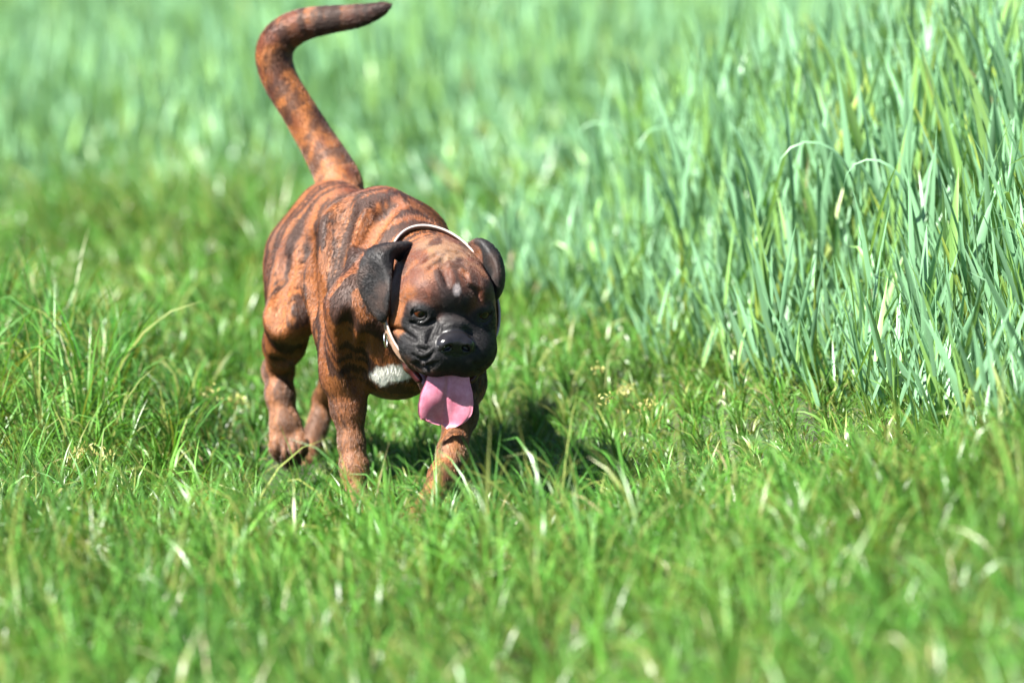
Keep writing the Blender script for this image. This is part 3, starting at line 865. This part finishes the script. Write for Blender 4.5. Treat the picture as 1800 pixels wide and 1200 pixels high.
# flecks of froth on the lips and under the nose; lower-lid glint as white specks
m_fro, nd, lk, bs = new_mat('white_froth_and_glints'); bs.inputs['Base Color'].default_value = (0.8, 0.8, 0.8, 1); bs.inputs['Roughness'].default_value = 0.12
fr = np.random.default_rng(5); fv, ff, fn = [], [], 0
spots_ = []
for k in range(46):
    t_ = fr.random(); spots_.append((-0.094 + 0.040 * t_ + fr.normal() * 0.003, -0.062 - 0.045 * t_ + fr.normal() * 0.004))
for k in range(34): spots_.append((fr.normal() * 0.016, -0.078 + fr.normal() * 0.010))
for k in range(14): spots_.append((-0.034 + fr.normal() * 0.005, -0.048 + fr.normal() * 0.006))
for k in range(10): spots_.append((-0.062 + fr.normal() * 0.008, -0.0155 + fr.normal() * 0.001))  # white specks standing in for the glint along the lower eyelid
for (x_, z_) in spots_:
    c_ = head_surf(x_, z_); r_ = 0.0005 + 0.0009 * fr.random() ** 2
    v, f, _a = ball(c_, r_, HF, 4, 6)
    fv.append(v); ff.append(f + fn); fn += len(v)
froth_and_glints = mesh_obj('froth_and_glints', np.concatenate(fv) - DOGLOC, np.concatenate(ff), m_fro, dog); froth_and_glints['kind'] = 'stuff'

# short coat: fine hairs lying along the skin
hr = np.random.default_rng(21)
T3 = np.concatenate([Q[:, [0, 1, 2]], Q[:, [0, 2, 3]]])
ar = np.linalg.norm(np.cross(V[T3[:, 1]] - V[T3[:, 0]], V[T3[:, 2]] - V[T3[:, 0]]), axis=1)
bare = np.clip(wet + inm + lipm, 0, 1)
for ec, od, q in EYES: bare = np.maximum(bare, sstep(0.026, 0.020, np.linalg.norm(V - ec, axis=1)))
headw = sstep(1.25, 1.0, dhead)
wt = ar * (1 - bare[T3].max(1)) * (1 + 1.2 * headw[T3].mean(1)) * (V[T3[:, 0], 2] > -0.04)
NH = 230000
ti = np.searchsorted(np.cumsum(wt) / wt.sum(), hr.random(NH)); ti = np.clip(ti, 0, len(T3) - 1)
u = hr.random((NH, 2)); fl = u.sum(1) > 1; u[fl] = 1 - u[fl]
wb = np.stack([1 - u.sum(1), u[:, 0], u[:, 1]], 1)
tri = T3[ti]
def bary(A): return (A[tri] * wb[..., None]).sum(1)
rp, rn, rl = bary(V), nrm(bary(VN)), bary(LAY)
sw = (stripe[tri] * wb).sum(1); pick = (hr.random(NH) < sstep(0.1, 0.9, sw))[:, None]
rc_ = np.where(pick, 0.8 * bary(C_DARK) + 0.2 * bary(COAT), 0.75 * bary(C_LIGHT) + 0.25 * bary(COAT))
bk = bare[tri].max(1) > 0.05; rc_[bk] = bary(COAT)[bk]
hw = (headw[tri] * wb).sum(1)
rl = nrm(rl + 0.22 * hr.normal(size=(NH, 3))); rl = nrm(rl - (rl * rn).sum(1, keepdims=True) * rn)
ln = (0.0085 - 0.0050 * hw) * (0.7 + 0.6 * hr.random(NH))
rise = 0.17 + 0.17 * hr.random(NH)
k0 = rp - rn * 0.0006
k1 = rp + (rl * 0.5 + rn * rise[:, None] * 0.55) * ln[:, None]
k2 = rp + (rl * 1.0 + rn * rise[:, None] * 0.75) * ln[:, None]
pts3 = np.stack([k0, k1, k2], 1).reshape(-1, 3) - DOGLOC
hc = bpy.data.hair_curves.new('fur'); hc.add_curves([3] * NH)
hc.attributes['position'].data.foreach_set('vector', pts3.astype(np.float32).ravel())
ra = hc.attributes.get('radius') or hc.attributes.new('radius', 'FLOAT', 'POINT')
ra.data.foreach_set('value', np.tile(np.array([0.00028, 0.00022, 0.00005], np.float32), NH))
ca = hc.attributes.new('hair_color', 'FLOAT_COLOR', 'CURVE')
hcol = np.ones((NH, 4), np.float32); hcol[:, :3] = rc_ * (0.65 + 0.7 * hr.random((NH, 1)))
ca.data.foreach_set('color', hcol.ravel())
m_fur, nd, lk, bs = new_mat('short_hair')
ha = nd.new('ShaderNodeAttribute'); ha.attribute_name = 'hair_color'
lk.new(ha.outputs['Color'], bs.inputs['Base Color'])
bs.inputs['Coat Weight'].default_value = 0.35; bs.inputs['Coat Roughness'].default_value = 0.18; bs.inputs['Roughness'].default_value = 0.46; bs.inputs['Specular IOR Level'].default_value = 0.8
sl_ = nd.new('ShaderNodeSeparateColor'); lk.new(ha.outputs['Color'], sl_.inputs[0])
sr_ = nd.new('ShaderNodeMapRange'); sr_.inputs['From Min'].default_value = 0.01; sr_.inputs['From Max'].default_value = 0.08; sr_.inputs['To Min'].default_value = 0.20; sr_.inputs['To Max'].default_value = 0.75
sc_ = nd.new('ShaderNodeMath'); sc_.operation = 'MULTIPLY'; sc_.inputs[1].default_value = 0.0; lk.new(sr_.outputs[0], sc_.inputs[0]); lk.new(sc_.outputs[0], bs.inputs['Coat Weight'])
lk.new(sl_.outputs[0], sr_.inputs['Value']); lk.new(sr_.outputs[0], bs.inputs['Specular IOR Level'])   # black hair shines less
hc.materials.append(m_fur)
fur = bpy.data.objects.new('fur', hc); COL.objects.link(fur); fur.parent = dog
fur['kind'] = 'stuff'

# ------------------------------------------------------------------ grass and cereal leaves
def leaf_mat(name, hue_noise, trans, rough, spec, tint_tr):
    m = bpy.data.materials.new(name); m.use_nodes = True
    nd, lk = m.node_tree.nodes, m.node_tree.links
    bs = nd['Principled BSDF']; out = nd['Material Output']
    a1 = nd.new('ShaderNodeAttribute'); a1.attribute_name = 'blade'
    lk.new(a1.outputs['Color'], bs.inputs['Base Color'])
    bs.inputs['Roughness'].default_value = rough; bs.inputs['Specular IOR Level'].default_value = spec
    tr = nd.new('ShaderNodeBsdfTranslucent')
    m2 = nd.new('ShaderNodeMix'); m2.data_type = 'RGBA'; m2.blend_type = 'MULTIPLY'; m2.inputs['Factor'].default_value = 1.0
    lk.new(a1.outputs['Color'], m2.inputs[6]); m2.inputs[7].default_value = tint_tr
    lk.new(m2.outputs[2], tr.inputs['Color'])
    ms = nd.new('ShaderNodeMixShader'); ms.inputs[0].default_value = trans
    lk.new(bs.outputs[0], ms.inputs[1]); lk.new(tr.outputs[0], ms.inputs[2]); lk.new(ms.outputs[0], out.inputs['Surface'])
    return m
m_grass = leaf_mat('meadow_grass_blade', 0, 0.29, 0.36, 0.38, (1.35, 1.25, 0.55, 1))
m_wheat = leaf_mat('waxy_cereal_leaf', 0, 0.25, 0.42, 0.7, (1.35, 1.25, 0.55, 1))
m_dry = leaf_mat('dry_straw', 0, 0.25, 0.5, 0.3, (1.2, 1.1, 0.8, 1))

def blades(base, az, L, W, lean, bend, roll, droop, seg=4, fold=0.0):
    """Many blades at once: tapering ribbons that rise from base, lean towards az and bend over."""
    n = len(base); t = np.linspace(0, 1, seg + 1)[None]
    ang = lean[:, None] + bend[:, None] * t ** 1.6 + droop[:, None] * np.maximum(t - 0.5, 0) ** 1.3 * 4
    d = np.stack([np.cos(az), np.sin(az), 0 * az], 1)[:, None]; up = np.array([0, 0, 1.0])
    sn, cs = np.sin(ang)[..., None], np.cos(ang)[..., None]
    tang = sn * d + cs * up
    step = (tang[:, :-1] + tang[:, 1:]) / 2 * (L / seg)[:, None, None]
    pos = np.concatenate([np.zeros((n, 1, 3)), np.cumsum(step, 1)], 1) + base[:, None]
    side0 = np.stack([-np.sin(az), np.cos(az), 0 * az], 1)[:, None]
    nor = cs * d - sn * up
    rl = (roll[:, None] + 0.5 * t)[..., None]
    side = np.cos(rl) * side0 + np.sin(rl) * nor
    w = (W[:, None] * np.minimum(1, 0.55 + 1.6 * t) * np.clip(1.02 - t ** 2.2, 0.03, 1) * 0.5)[..., None]
    if fold:
        mid = pos - np.cross(tang, side) * w * fold
        v = np.stack([pos - side * w, mid, pos + side * w], 2); k = 3
    else:
        v = np.stack([pos - side * w, pos + side * w], 2); k = 2
    i, j = np.meshgrid(np.arange(seg), np.arange(k - 1), indexing='ij'); b = (i * k + j).ravel()
    f1 = np.stack([b, b + 1, b + k + 1, b + k], 1)
    f = (np.arange(n)[:, None, None] * (seg + 1) * k + f1[None]).reshape(-1, 4)
    return v.reshape(-1, 3), f, np.repeat(np.broadcast_to(t, (n, seg + 1)), k, axis=1)

class Bunch:
    """Collects ribbons into one mesh."""
    def __init__(self): self.v, self.f, self.c, self.n = [], [], [], 0
    def add(self, vft, col):                       # col: (n, 3) a blade, or (n, m, 3) along it
        v, f, t = vft; self.v.append(v); self.f.append(f + self.n); self.n += len(v)
        if col.ndim == 2: col = np.repeat(col[:, None], t.shape[1], 1)
        self.c.append(col.reshape(-1, 3))
    def build(self, name, mat, link=True, parent=None, attr='blade'):
        o = mesh_obj(name, np.concatenate(self.v), np.concatenate(self.f), mat, parent, link=link)
        col_attr(o.data, attr, np.concatenate(self.c)); return o

gr = np.random.default_rng(99)
G_HI = np.array([0.076, 0.200, 0.034]); G_YE = np.array([0.195, 0.235, 0.060]); STRAW = np.array([0.34, 0.28, 0.15])
W_LO = np.array([0.190, 0.355, 0.098]); W_HI = np.array([0.165, 0.335, 0.180]); W_YE = np.array([0.25, 0.34, 0.065])
def xn(p, k): return np.stack([p[:, 0] * k, p[:, 1] * k, np.zeros(len(p))], 1)
def half_w(y, margin): return 0.1334 * y + margin
def spots(x0, x1, y0, y1, dens):
    n = int((x1 - x0) * (y1 - y0) * dens)
    return np.stack([gr.uniform(x0, x1, n), gr.uniform(y0, y1, n)], 1)
def tallness(p):
    """How long the grass is: short on the trodden way, long to its sides."""
    x, y = p[:, 0], p[:, 1]
    t = 0.70 + 0.95 * (fbm(xn(p, 2.3), 80) - 0.35)
    way = np.exp(-((x + 0.36 + 0.30 * (y - 7.6)) / 0.34) ** 2)
    t = t * (1 - 0.68 * way * sstep(6.8, 7.4, y))
    t = t * (1 + 0.55 * sstep(-0.5, -0.75, x) * sstep(7.5, 8.1, y))
    t = t * (1 - 0.44 * np.maximum(sstep(-1.35, -0.6, edge_dist(x, y)), sstep(-0.15, 0.15, x)) * sstep(6.6, 7.1, y) * sstep(11.5, 10, y))
    t = t * (1 + 0.12 * sstep(6.7, 6.2, y))
    t = t * (1 - 0.5 * np.exp(-((x + 0.47) / 0.14) ** 2 - ((y - 7.72) / 0.28) ** 2))
    t = t * (1 - 0.45 * np.exp(-((x - 0.06) / 0.24) ** 2 - ((y - 7.35) / 0.42) ** 2))
    return np.clip(t, 0.22, 1.7)

def meadow(B, p, kind, wide=1.0):
    """Tufted blades of one kind with roots at p."""
    x, y = p[:, 0], p[:, 1]
    # gather the roots into tufts
    cell = {'fine': 0.05, 'mid': 0.085, 'flat': 0.10, 'long': 0.16}[kind]
    key = np.floor(p / cell); hsh = vn(np.stack([key[:, 0] * 7.13, key[:, 1] * 5.77, 0 * x], 1) * 3.7, 7); hs2 = vn(np.stack([key[:, 0] * 3.91, key[:, 1] * 9.17, 0 * x], 1) * 2.9, 9)
    cx = (key + 0.5 + 0.5 * (np.stack([hsh, hs2], 1) - 0.5)) * cell
    pull = {'fine': 0.35, 'mid': 0.6, 'flat': 0.35, 'long': 0.8}[kind]
    p = p + (cx - p) * pull; n = len(p)
    tall = tallness(p)
    L0, L1, W0, W1, le, be = {'fine': (0.05, 0.15, 0.0018, 0.0042, 0.42, 1.0), 'mid': (0.12, 0.27, 0.0030, 0.0072, 0.25, 1.1), 'flat': (0.09, 0.24, 0.0028, 0.0062, 0.85, 1.2), 'long': (0.20, 0.34, 0.0045, 0.0085, 0.30, 1.3)}[kind]
    L = (L0 + (L1 - L0) * gr.random(n) ** 1.3) * tall * (0.75 + 0.5 * hs2)
    out = np.arctan2(p[:, 1] - cx[:, 1], p[:, 0] - cx[:, 0])
    az = np.where(gr.random(n) < 0.6, out + gr.normal(size=n) * 0.8, gr.random(n) * 6.283)
    wind = 3.0 + 2.2 * (fbm(xn(p, 1.1), 66) - 0.5)
    az = np.where(gr.random(n) < 0.30, wind + gr.normal(size=n) * 0.5, az)
    base = np.stack([p[:, 0], p[:, 1], height(p[:, 0], p[:, 1]) - 0.008], 1)
    g = blades(base, az, L, (W0 + (W1 - W0) * gr.random(n)) * wide, np.abs(gr.normal(size=n)) * le, be * (0.25 + gr.random(n)), gr.normal(size=n) * 0.7, 0.9 * (gr.random(n) < 0.25), 4 if kind == 'fine' else 5)
    a = fbm(xn(p, 1.6), 70)[:, None]; b = fbm(xn(p, 4.3), 71)[:, None]
    col = G_HI * (0.62 + 0.7 * gr.random((n, 1))) * (0.42 + 1.12 * b) * (np.array([[0.75, 0.97, 1.0]]) * (1 - a) + np.array([[1.30, 1.05, 0.95]]) * a)
    col = col * (0.88 + 0.24 * gr.random((n, 3)))
    q = gr.random(n); col[q < 0.21] = G_YE * (0.65 + 0.5 * gr.random(((q < 0.21).sum(), 1)))
    dry = q > 1 - {'fine': 0.018, 'mid': 0.006, 'flat': 0.022, 'long': 0.002}[kind]
    col[dry] = STRAW * (0.5 + 0.7 * gr.random((dry.sum(), 1)))
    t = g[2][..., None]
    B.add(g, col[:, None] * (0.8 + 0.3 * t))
def verge(p, margin, deep=0.10):
    return p[(np.abs(p[:, 0]) < half_w(p[:, 1], margin)) & (edge_dist(p[:, 0], p[:, 1]) < deep + 0.3 * (gr.random(len(p)) - 0.5))]
MB_ = Bunch()
meadow(MB_, verge(spots(-2.2, 2.2, 5.2, 9.6, 4300), 0.35), 'fine')
meadow(MB_, verge(spots(-0.4, 1.8, 6.7, 10.4, 4200), 0.35), 'fine')
meadow(MB_, verge(spots(-2.2, 2.2, 5.2, 9.6, 1500), 0.35), 'mid')
meadow(MB_, verge(spots(-2.2, 2.2, 5.2, 9.6, 900), 0.35), 'flat')
meadow(MB_, verge(spots(-2.0, 2.0, 3.7, 5.2, 3600), 0.30), 'fine', 1.1)
meadow(MB_, verge(spots(-2.0, 2.0, 3.7, 5.2, 1300), 0.30), 'mid', 1.1)
meadow(MB_, verge(spots(-2.0, 2.0, 3.7, 5.2, 700), 0.30), 'flat', 1.1)
meadow(MB_, verge(spots(-4.0, 3.0, 9.6, 15.5, 1900), 0.5), 'fine', 1.5)
meadow(MB_, verge(spots(-4.0, 3.0, 9.6, 15.5, 1000), 0.5), 'mid', 1.4)
meadow(MB_, (lambda q: q[fbm(xn(q, 3.1), 33) > 0.43])(verge(spots(-2.2, -0.50, 7.6, 10.5, 900), 0.3)), 'long')
meadow(MB_, (lambda q: q[fbm(xn(q, 3.1), 33) > 0.60])(verge(spots(-1.6, 1.6, 5.2, 6.9, 160), 0.3)), 'long', 0.9)
meadow(MB_, verge(spots(-0.2, 1.3, 7.0, 9.5, 45), 0.3, 0.0), 'long', 0.8)
meadow(MB_, verge(spots(-1.0, 0.05, 7.0, 8.6, 5200), 0.3), 'fine')
meadow(MB_, verge(spots(-4.0, 1.0, 11.0, 15.5, 700), 0.5, 1.3), 'mid', 1.5)
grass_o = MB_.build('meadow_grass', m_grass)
tag(grass_o, 'short green meadow grass of the verge the dog walks through', 'grass', kind='stuff')

# ---- the cereal field behind
def crop(B, p, z, sc, r, lean=(0.0, 0.0)):
    """Young cereal plants at p: a pale sheathed stem and broad upright leaves."""
    m = len(p); n_st = 2
    sx = np.repeat(np.arange(m), n_st); n = len(sx)
    base = np.stack([p[sx, 0], p[sx, 1], z[sx] - 0.015], 1); base[:, :2] += r.normal(size=(n, 2)) * 0.018
    S = sc[sx]; sh = (0.17 + 0.12 * r.random(n)) * S
    az0 = np.where(r.random(n) < 0.65, math.atan2(lean[1], lean[0] + 1e-9) + r.normal(size=n) * 0.8, r.random(n) * 6.283) if lean != (0.0, 0.0) else r.random(n) * 6.283
    ln = 0.04 + 0.10 * np.abs(r.normal(size=n)) + math.hypot(*lean) * 0.6
    zr = np.zeros(n)
    for k in (0, 1.57):
        g = blades(base, az0, sh, np.full(n, 0.008), ln, zr + 0.03, zr + k, zr, 3)
        t = g[2][..., None]; B.add(g, W_YE[None, None] * (1 - t) * 0.9 + W_LO[None, None] * t)
    d = np.stack([np.cos(az0), np.sin(az0), zr], 1)
    for k in range(4):
        hg = sh * (0.25 + 0.25 * k)
        b = base + d * (np.sin(ln) * hg)[:, None] + np.array([0, 0, 1.0]) * (np.cos(ln) * hg)[:, None]
        top = k == 3
        az = np.where(r.random(n) < 0.35, az0 + r.normal(size=n) * 0.5, az0 + k * 2.7 + r.normal(size=n) * 0.7)
        L = (0.17 + 0.15 * r.random(n)) * S; W = (0.012 + 0.012 * r.random(n)) * S
        dr = np.where(r.random(n) < 0.05, 1.6 * r.random(n), 0.0)
        g = blades(b, az, L, W, 0.05 + 0.16 * r.random(n) + (0 if top else 0.08) + math.hypot(*lean) * 0.5 * r.random(n), 0.02 + 0.20 * r.random(n), r.normal(size=n) * 0.9, dr, 5, 0.28)
        br = (0.62 + 0.62 * r.random((n, 1)))
        q = r.random((n, 1)); pick = np.where(q < 0.72, W_HI, np.where(q < 0.97, W_LO, W_YE)) * br
        if not top: pick = np.where(r.random((n, 1)) < 0.006, STRAW * 0.6, pick)
        t = g[2][..., None]; B.add(g, pick[:, None] * (0.88 + 0.18 * t))
pc = spots(-2.5, 3.2, 6.2, 10.6, 350)
pc = pc[(np.abs(pc[:, 0]) < half_w(pc[:, 1], 0.5)) & (edge_dist(pc[:, 0], pc[:, 1]) > 0.02 + 0.25 * gr.random(len(pc)))]
CB = Bunch()
pe = edge_dist(pc[:, 0], pc[:, 1])
crop(CB, pc, height(pc[:, 0], pc[:, 1]), (0.95 + 0.3 * gr.random(len(pc))) * (0.78 + 0.22 * sstep(0, 0.5, pe)), gr, (-0.34, -0.08))
pb = spots(-1.5, 2.2, 6.4, 10.6, 420); eb = edge_dist(pb[:, 0], pb[:, 1])
pb = pb[(np.abs(pb[:, 0]) < half_w(pb[:, 1], 0.4)) & (eb > -0.30 * gr.random(len(pb))) & (eb < 0.25)]
crop(CB, pb, height(pb[:, 0], pb[:, 1]), 0.42 + 0.3 * gr.random(len(pb)), gr, (-0.55, -0.2))
near_crop = CB.build('cereal_crop', m_wheat)
tag(near_crop, 'young blue-green cereal crop leaning over the verge at the near end of the field', 'crop', kind='stuff')

def scatter_stuff(name, coll, P3, rot, scl, idx, label, cat):
    me = bpy.data.meshes.new(name); me.vertices.add(len(P3)); me.vertices.foreach_set('co', P3.astype(np.float32).ravel())
    def va(n, typ, dat, key): a = me.attributes.new(n, typ, 'POINT'); a.data.foreach_set(key, np.ascontiguousarray(dat).ravel())
    va('rot', 'FLOAT_VECTOR', rot.astype(np.float32), 'vector'); va('scl', 'FLOAT_VECTOR', scl.astype(np.float32), 'vector')
    va('idx', 'INT', idx.astype(np.int32), 'value')
    o = bpy.data.objects.new(name, me); COL.objects.link(o)
    ng = bpy.data.node_groups.new(name, 'GeometryNodeTree')
    ng.interface.new_socket('Geometry', in_out='INPUT', socket_type='NodeSocketGeometry')
    ng.interface.new_socket('Geometry', in_out='OUTPUT', socket_type='NodeSocketGeometry')
    nn, ll = ng.nodes, ng.links
    gi, go = nn.new('NodeGroupInput'), nn.new('NodeGroupOutput')
    ci = nn.new('GeometryNodeCollectionInfo'); ci.inputs['Collection'].default_value = coll
    ci.inputs['Separate Children'].default_value = True; ci.inputs['Reset Children'].default_value = True
    ip = nn.new('GeometryNodeInstanceOnPoints'); ip.inputs['Pick Instance'].default_value = True
    def named(n, typ):
        x = nn.new('GeometryNodeInputNamedAttribute'); x.data_type = typ; x.inputs['Name'].default_value = n; return x
    ll.new(gi.outputs[0], ip.inputs['Points']); ll.new(ci.outputs[0], ip.inputs['Instance'])
    ll.new(named('idx', 'INT').outputs[0], ip.inputs['Instance Index'])
    e2r = nn.new('FunctionNodeEulerToRotation')
    ll.new(named('rot', 'FLOAT_VECTOR').outputs[0], e2r.inputs[0]); ll.new(e2r.outputs[0], ip.inputs['Rotation'])
    ll.new(named('scl', 'FLOAT_VECTOR').outputs[0], ip.inputs['Scale'])
    ll.new(ip.outputs[0], go.inputs[0])
    md = o.modifiers.new('scatter', 'NODES'); md.node_group = ng
    tag(o, label, cat, kind='stuff')
    return o
# farther back: squares of crop, each with its own plants
TS = 0.6; tiles = []
for i in range(10):
    r = np.random.default_rng(500 + i); q = r.uniform(-TS / 2, TS / 2, (62, 2)); TB = Bunch()
    crop(TB, q, np.zeros(len(q)), 0.95 + 0.3 * r.random(len(q)), r, (-0.14, -0.04) if i % 2 else (-0.10, 0.05))
    tiles.append(TB.build('crop_square', m_wheat, link=False))
cw = bpy.data.collections.new('crop_squares')
for o in tiles: cw.objects.link(o)
tx, ty = np.meshgrid(np.arange(-10, 10, TS * 0.93), np.arange(10.75, 48, TS * 0.93), indexing='ij')
tp_ = np.stack([tx.ravel(), ty.ravel()], 1) + gr.uniform(-0.06, 0.06, (tx.size, 2))
tp_ = tp_[(np.abs(tp_[:, 0]) < half_w(tp_[:, 1], 1.2)) & (edge_dist(tp_[:, 0], tp_[:, 1]) > 0.1 + 0.4 * gr.random(len(tp_)))]
hx = (height(tp_[:, 0] + 0.2, tp_[:, 1]) - height(tp_[:, 0] - 0.2, tp_[:, 1])) / 0.4
hy = (height(tp_[:, 0], tp_[:, 1] + 0.2) - height(tp_[:, 0], tp_[:, 1] - 0.2)) / 0.4
rt = np.stack([np.arctan(hy), -np.arctan(hx), gr.normal(size=len(tp_)) * 0.15], 1)
sc = np.ones((len(tp_), 3)); sc[:, 2] = (0.92 + 0.2 * gr.random(len(tp_))) * (0.34 + 0.66 * sstep(0.0, 2.4, edge_dist(tp_[:, 0], tp_[:, 1])))
far = tp_[:, 1] > 20
scatter_stuff('cereal_field', cw, np.stack([tp_[:, 0], tp_[:, 1], height(tp_[:, 0], tp_[:, 1])], 1), rt, sc, gr.integers(0, len(tiles), len(tp_)),
              'pale green cereal field stretching away behind the dog', 'crop')

# ---- the cereal plants that stand out singly along the near edge of the field
def ray_hit(px, py, lift):
    """Where the view through (px, py) meets the land raised by lift."""
    for Y in np.arange(5.0, 16.0, 0.01):
        q = P(px, py, Y)
        if q[2] <= float(height(np.array([q[0]]), np.array([q[1]]))[0]) + lift: return q
    return q
def one(v): return np.array([float(v)])
def ribbon(name, parent, origin, base, az, L, W, lean, bend, roll, droop, col, seg=7, fold=0.28):
    Bn = Bunch()
    g = blades(np.array([base]) - origin, one(az), one(L), one(W), one(lean), one(bend), one(roll), one(droop), seg, fold)
    t = g[2][..., None]
    Bn.add(g, np.asarray(col)[None, None] * (0.85 + 0.2 * t))
    return Bn.build(name, m_wheat, parent=parent)
ir = np.random.default_rng(404)
def cereal_plant(x, y, size, arched=0):
    z = float(height(one(x), one(y))[0]); o = np.array([x, y, z])
    root = empty('cereal_plant', o)
    az0 = math.pi + ir.normal() * 0.5; ln = 0.10 + 0.10 * ir.random(); sh = (0.18 + 0.10 * ir.random()) * size
    base = o + np.array([0, 0, -0.015])
    ribbon('stem', root, o, base, az0, sh, 0.009, ln, 0.03, 0.3, 0, W_YE * 0.85, 3, 0.9)
    nl = int(ir.integers(4, 6)); d = np.array([math.cos(az0), math.sin(az0), 0])
    for k in range(nl):
        hg = sh * (0.25 + 0.75 * (k + 1) / nl)
        b = base + d * math.sin(ln) * hg + np.array([0, 0, math.cos(ln) * hg])
        az = az0 + (k * 2.7 + ir.normal() * 0.6 if ir.random() < 0.6 else ir.normal() * 0.5)
        q = ir.random(); cc = (W_HI if q < 0.7 else W_LO if q < 0.97 else W_YE) * (0.65 + 0.55 * ir.random())
        if arched and k == nl - 1:
            ribbon('leaf', root, o, b, math.pi + ir.normal() * 0.35, (0.34 + 0.1 * ir.random()) * size, 0.015 * size, 0.15, 0.6, 0.2, 1.5, W_HI * 0.85, 14)
        else:
            ribbon('leaf', root, o, b, az, (0.17 + 0.15 * ir.random()) * size, (0.014 + 0.011 * ir.random()) * size, 0.10 + 0.2 * ir.random(), 0.05 + 0.3 * ir.random(), ir.normal() * 0.8, 0, cc)
    if arched: tag(root, 'cereal plant with one long leaf arched over towards the grass verge', 'plant', 'cereal plants with an arched leaf')
    else: tag(root, 'upright blue-green cereal plant in the front row of the field edge', 'plant', 'front row cereal plants')
    return root
n_pl = 0
while n_pl < 38:
    y = 6.9 + 3.0 * ir.random() ** 1.2
    x = EDGE_X - EDGE_S * (y - EDGE_Y) + 0.12 * ir.normal() + 0.02
    if abs(x) > 0.1334 * y + 0.05: continue
    cereal_plant(x, y, 0.85 + 0.3 * ir.random()); n_pl += 1
for px, py in ((1150, 500), (1245, 520), (1560, 590), (1640, 620)):
    q = ray_hit(px, py, 0.05); cereal_plant(q[0], q[1], 1.05, 1)

# ---- yellow flowering weeds in the grass
m_yel = leaf_mat('yellow_petal', 0, 0.3, 0.5, 0.3, (1.2, 1.1, 0.8, 1))
def weed(px, py, label):
    q = ray_hit(px, py, 0.13); x, y = q[0], q[1]; z = float(height(one(x), one(y))[0]); o = np.array([x, y, z])
    root = empty('flowering_weed', o)
    tag(root, label, 'weed', 'yellow weeds in the verge')
    for k in range(3):
        az = ir.random() * 6.283; ln = 0.1 + 0.25 * ir.random(); L = 0.11 + 0.05 * ir.random()
        ribbon('stem', root, o, o, az, L, 0.0026, ln, 0.2, 0, 0, G_YE * 0.8, 4, 0.8)
        tip = o + np.array([math.cos(az) * math.sin(ln + 0.08) * L, math.sin(az) * math.sin(ln + 0.08) * L, math.cos(ln + 0.08) * L])
        FB = Bunch(); n = 26
        b = tip - o + ir.normal(size=(n, 3)) * np.array([0.010, 0.010, 0.006])
        g = blades(b, ir.random(n) * 6.283, 0.007 + 0.006 * ir.random(n), 0.004 + 0.002 * ir.random(n), ir.random(n) * 1.4, ir.random(n), ir.normal(size=n), np.zeros(n), 2)
        FB.add(g, np.array([0.33, 0.33, 0.11]) * (0.6 + 0.6 * ir.random((n, 1))))
        FB.build('flower_head', m_yel, parent=root)
weed(400, 690, 'small yellow flowering weed beside the raised hind paw')
weed(1080, 668, 'small yellow flowering weed where the dog casts its shadow, the farther of two')
weed(1112, 708, 'small yellow flowering weed where the dog casts its shadow, the nearer of two')
weed(145, 790, 'pale yellow flowering weed low in the grass at the far left of the photo')
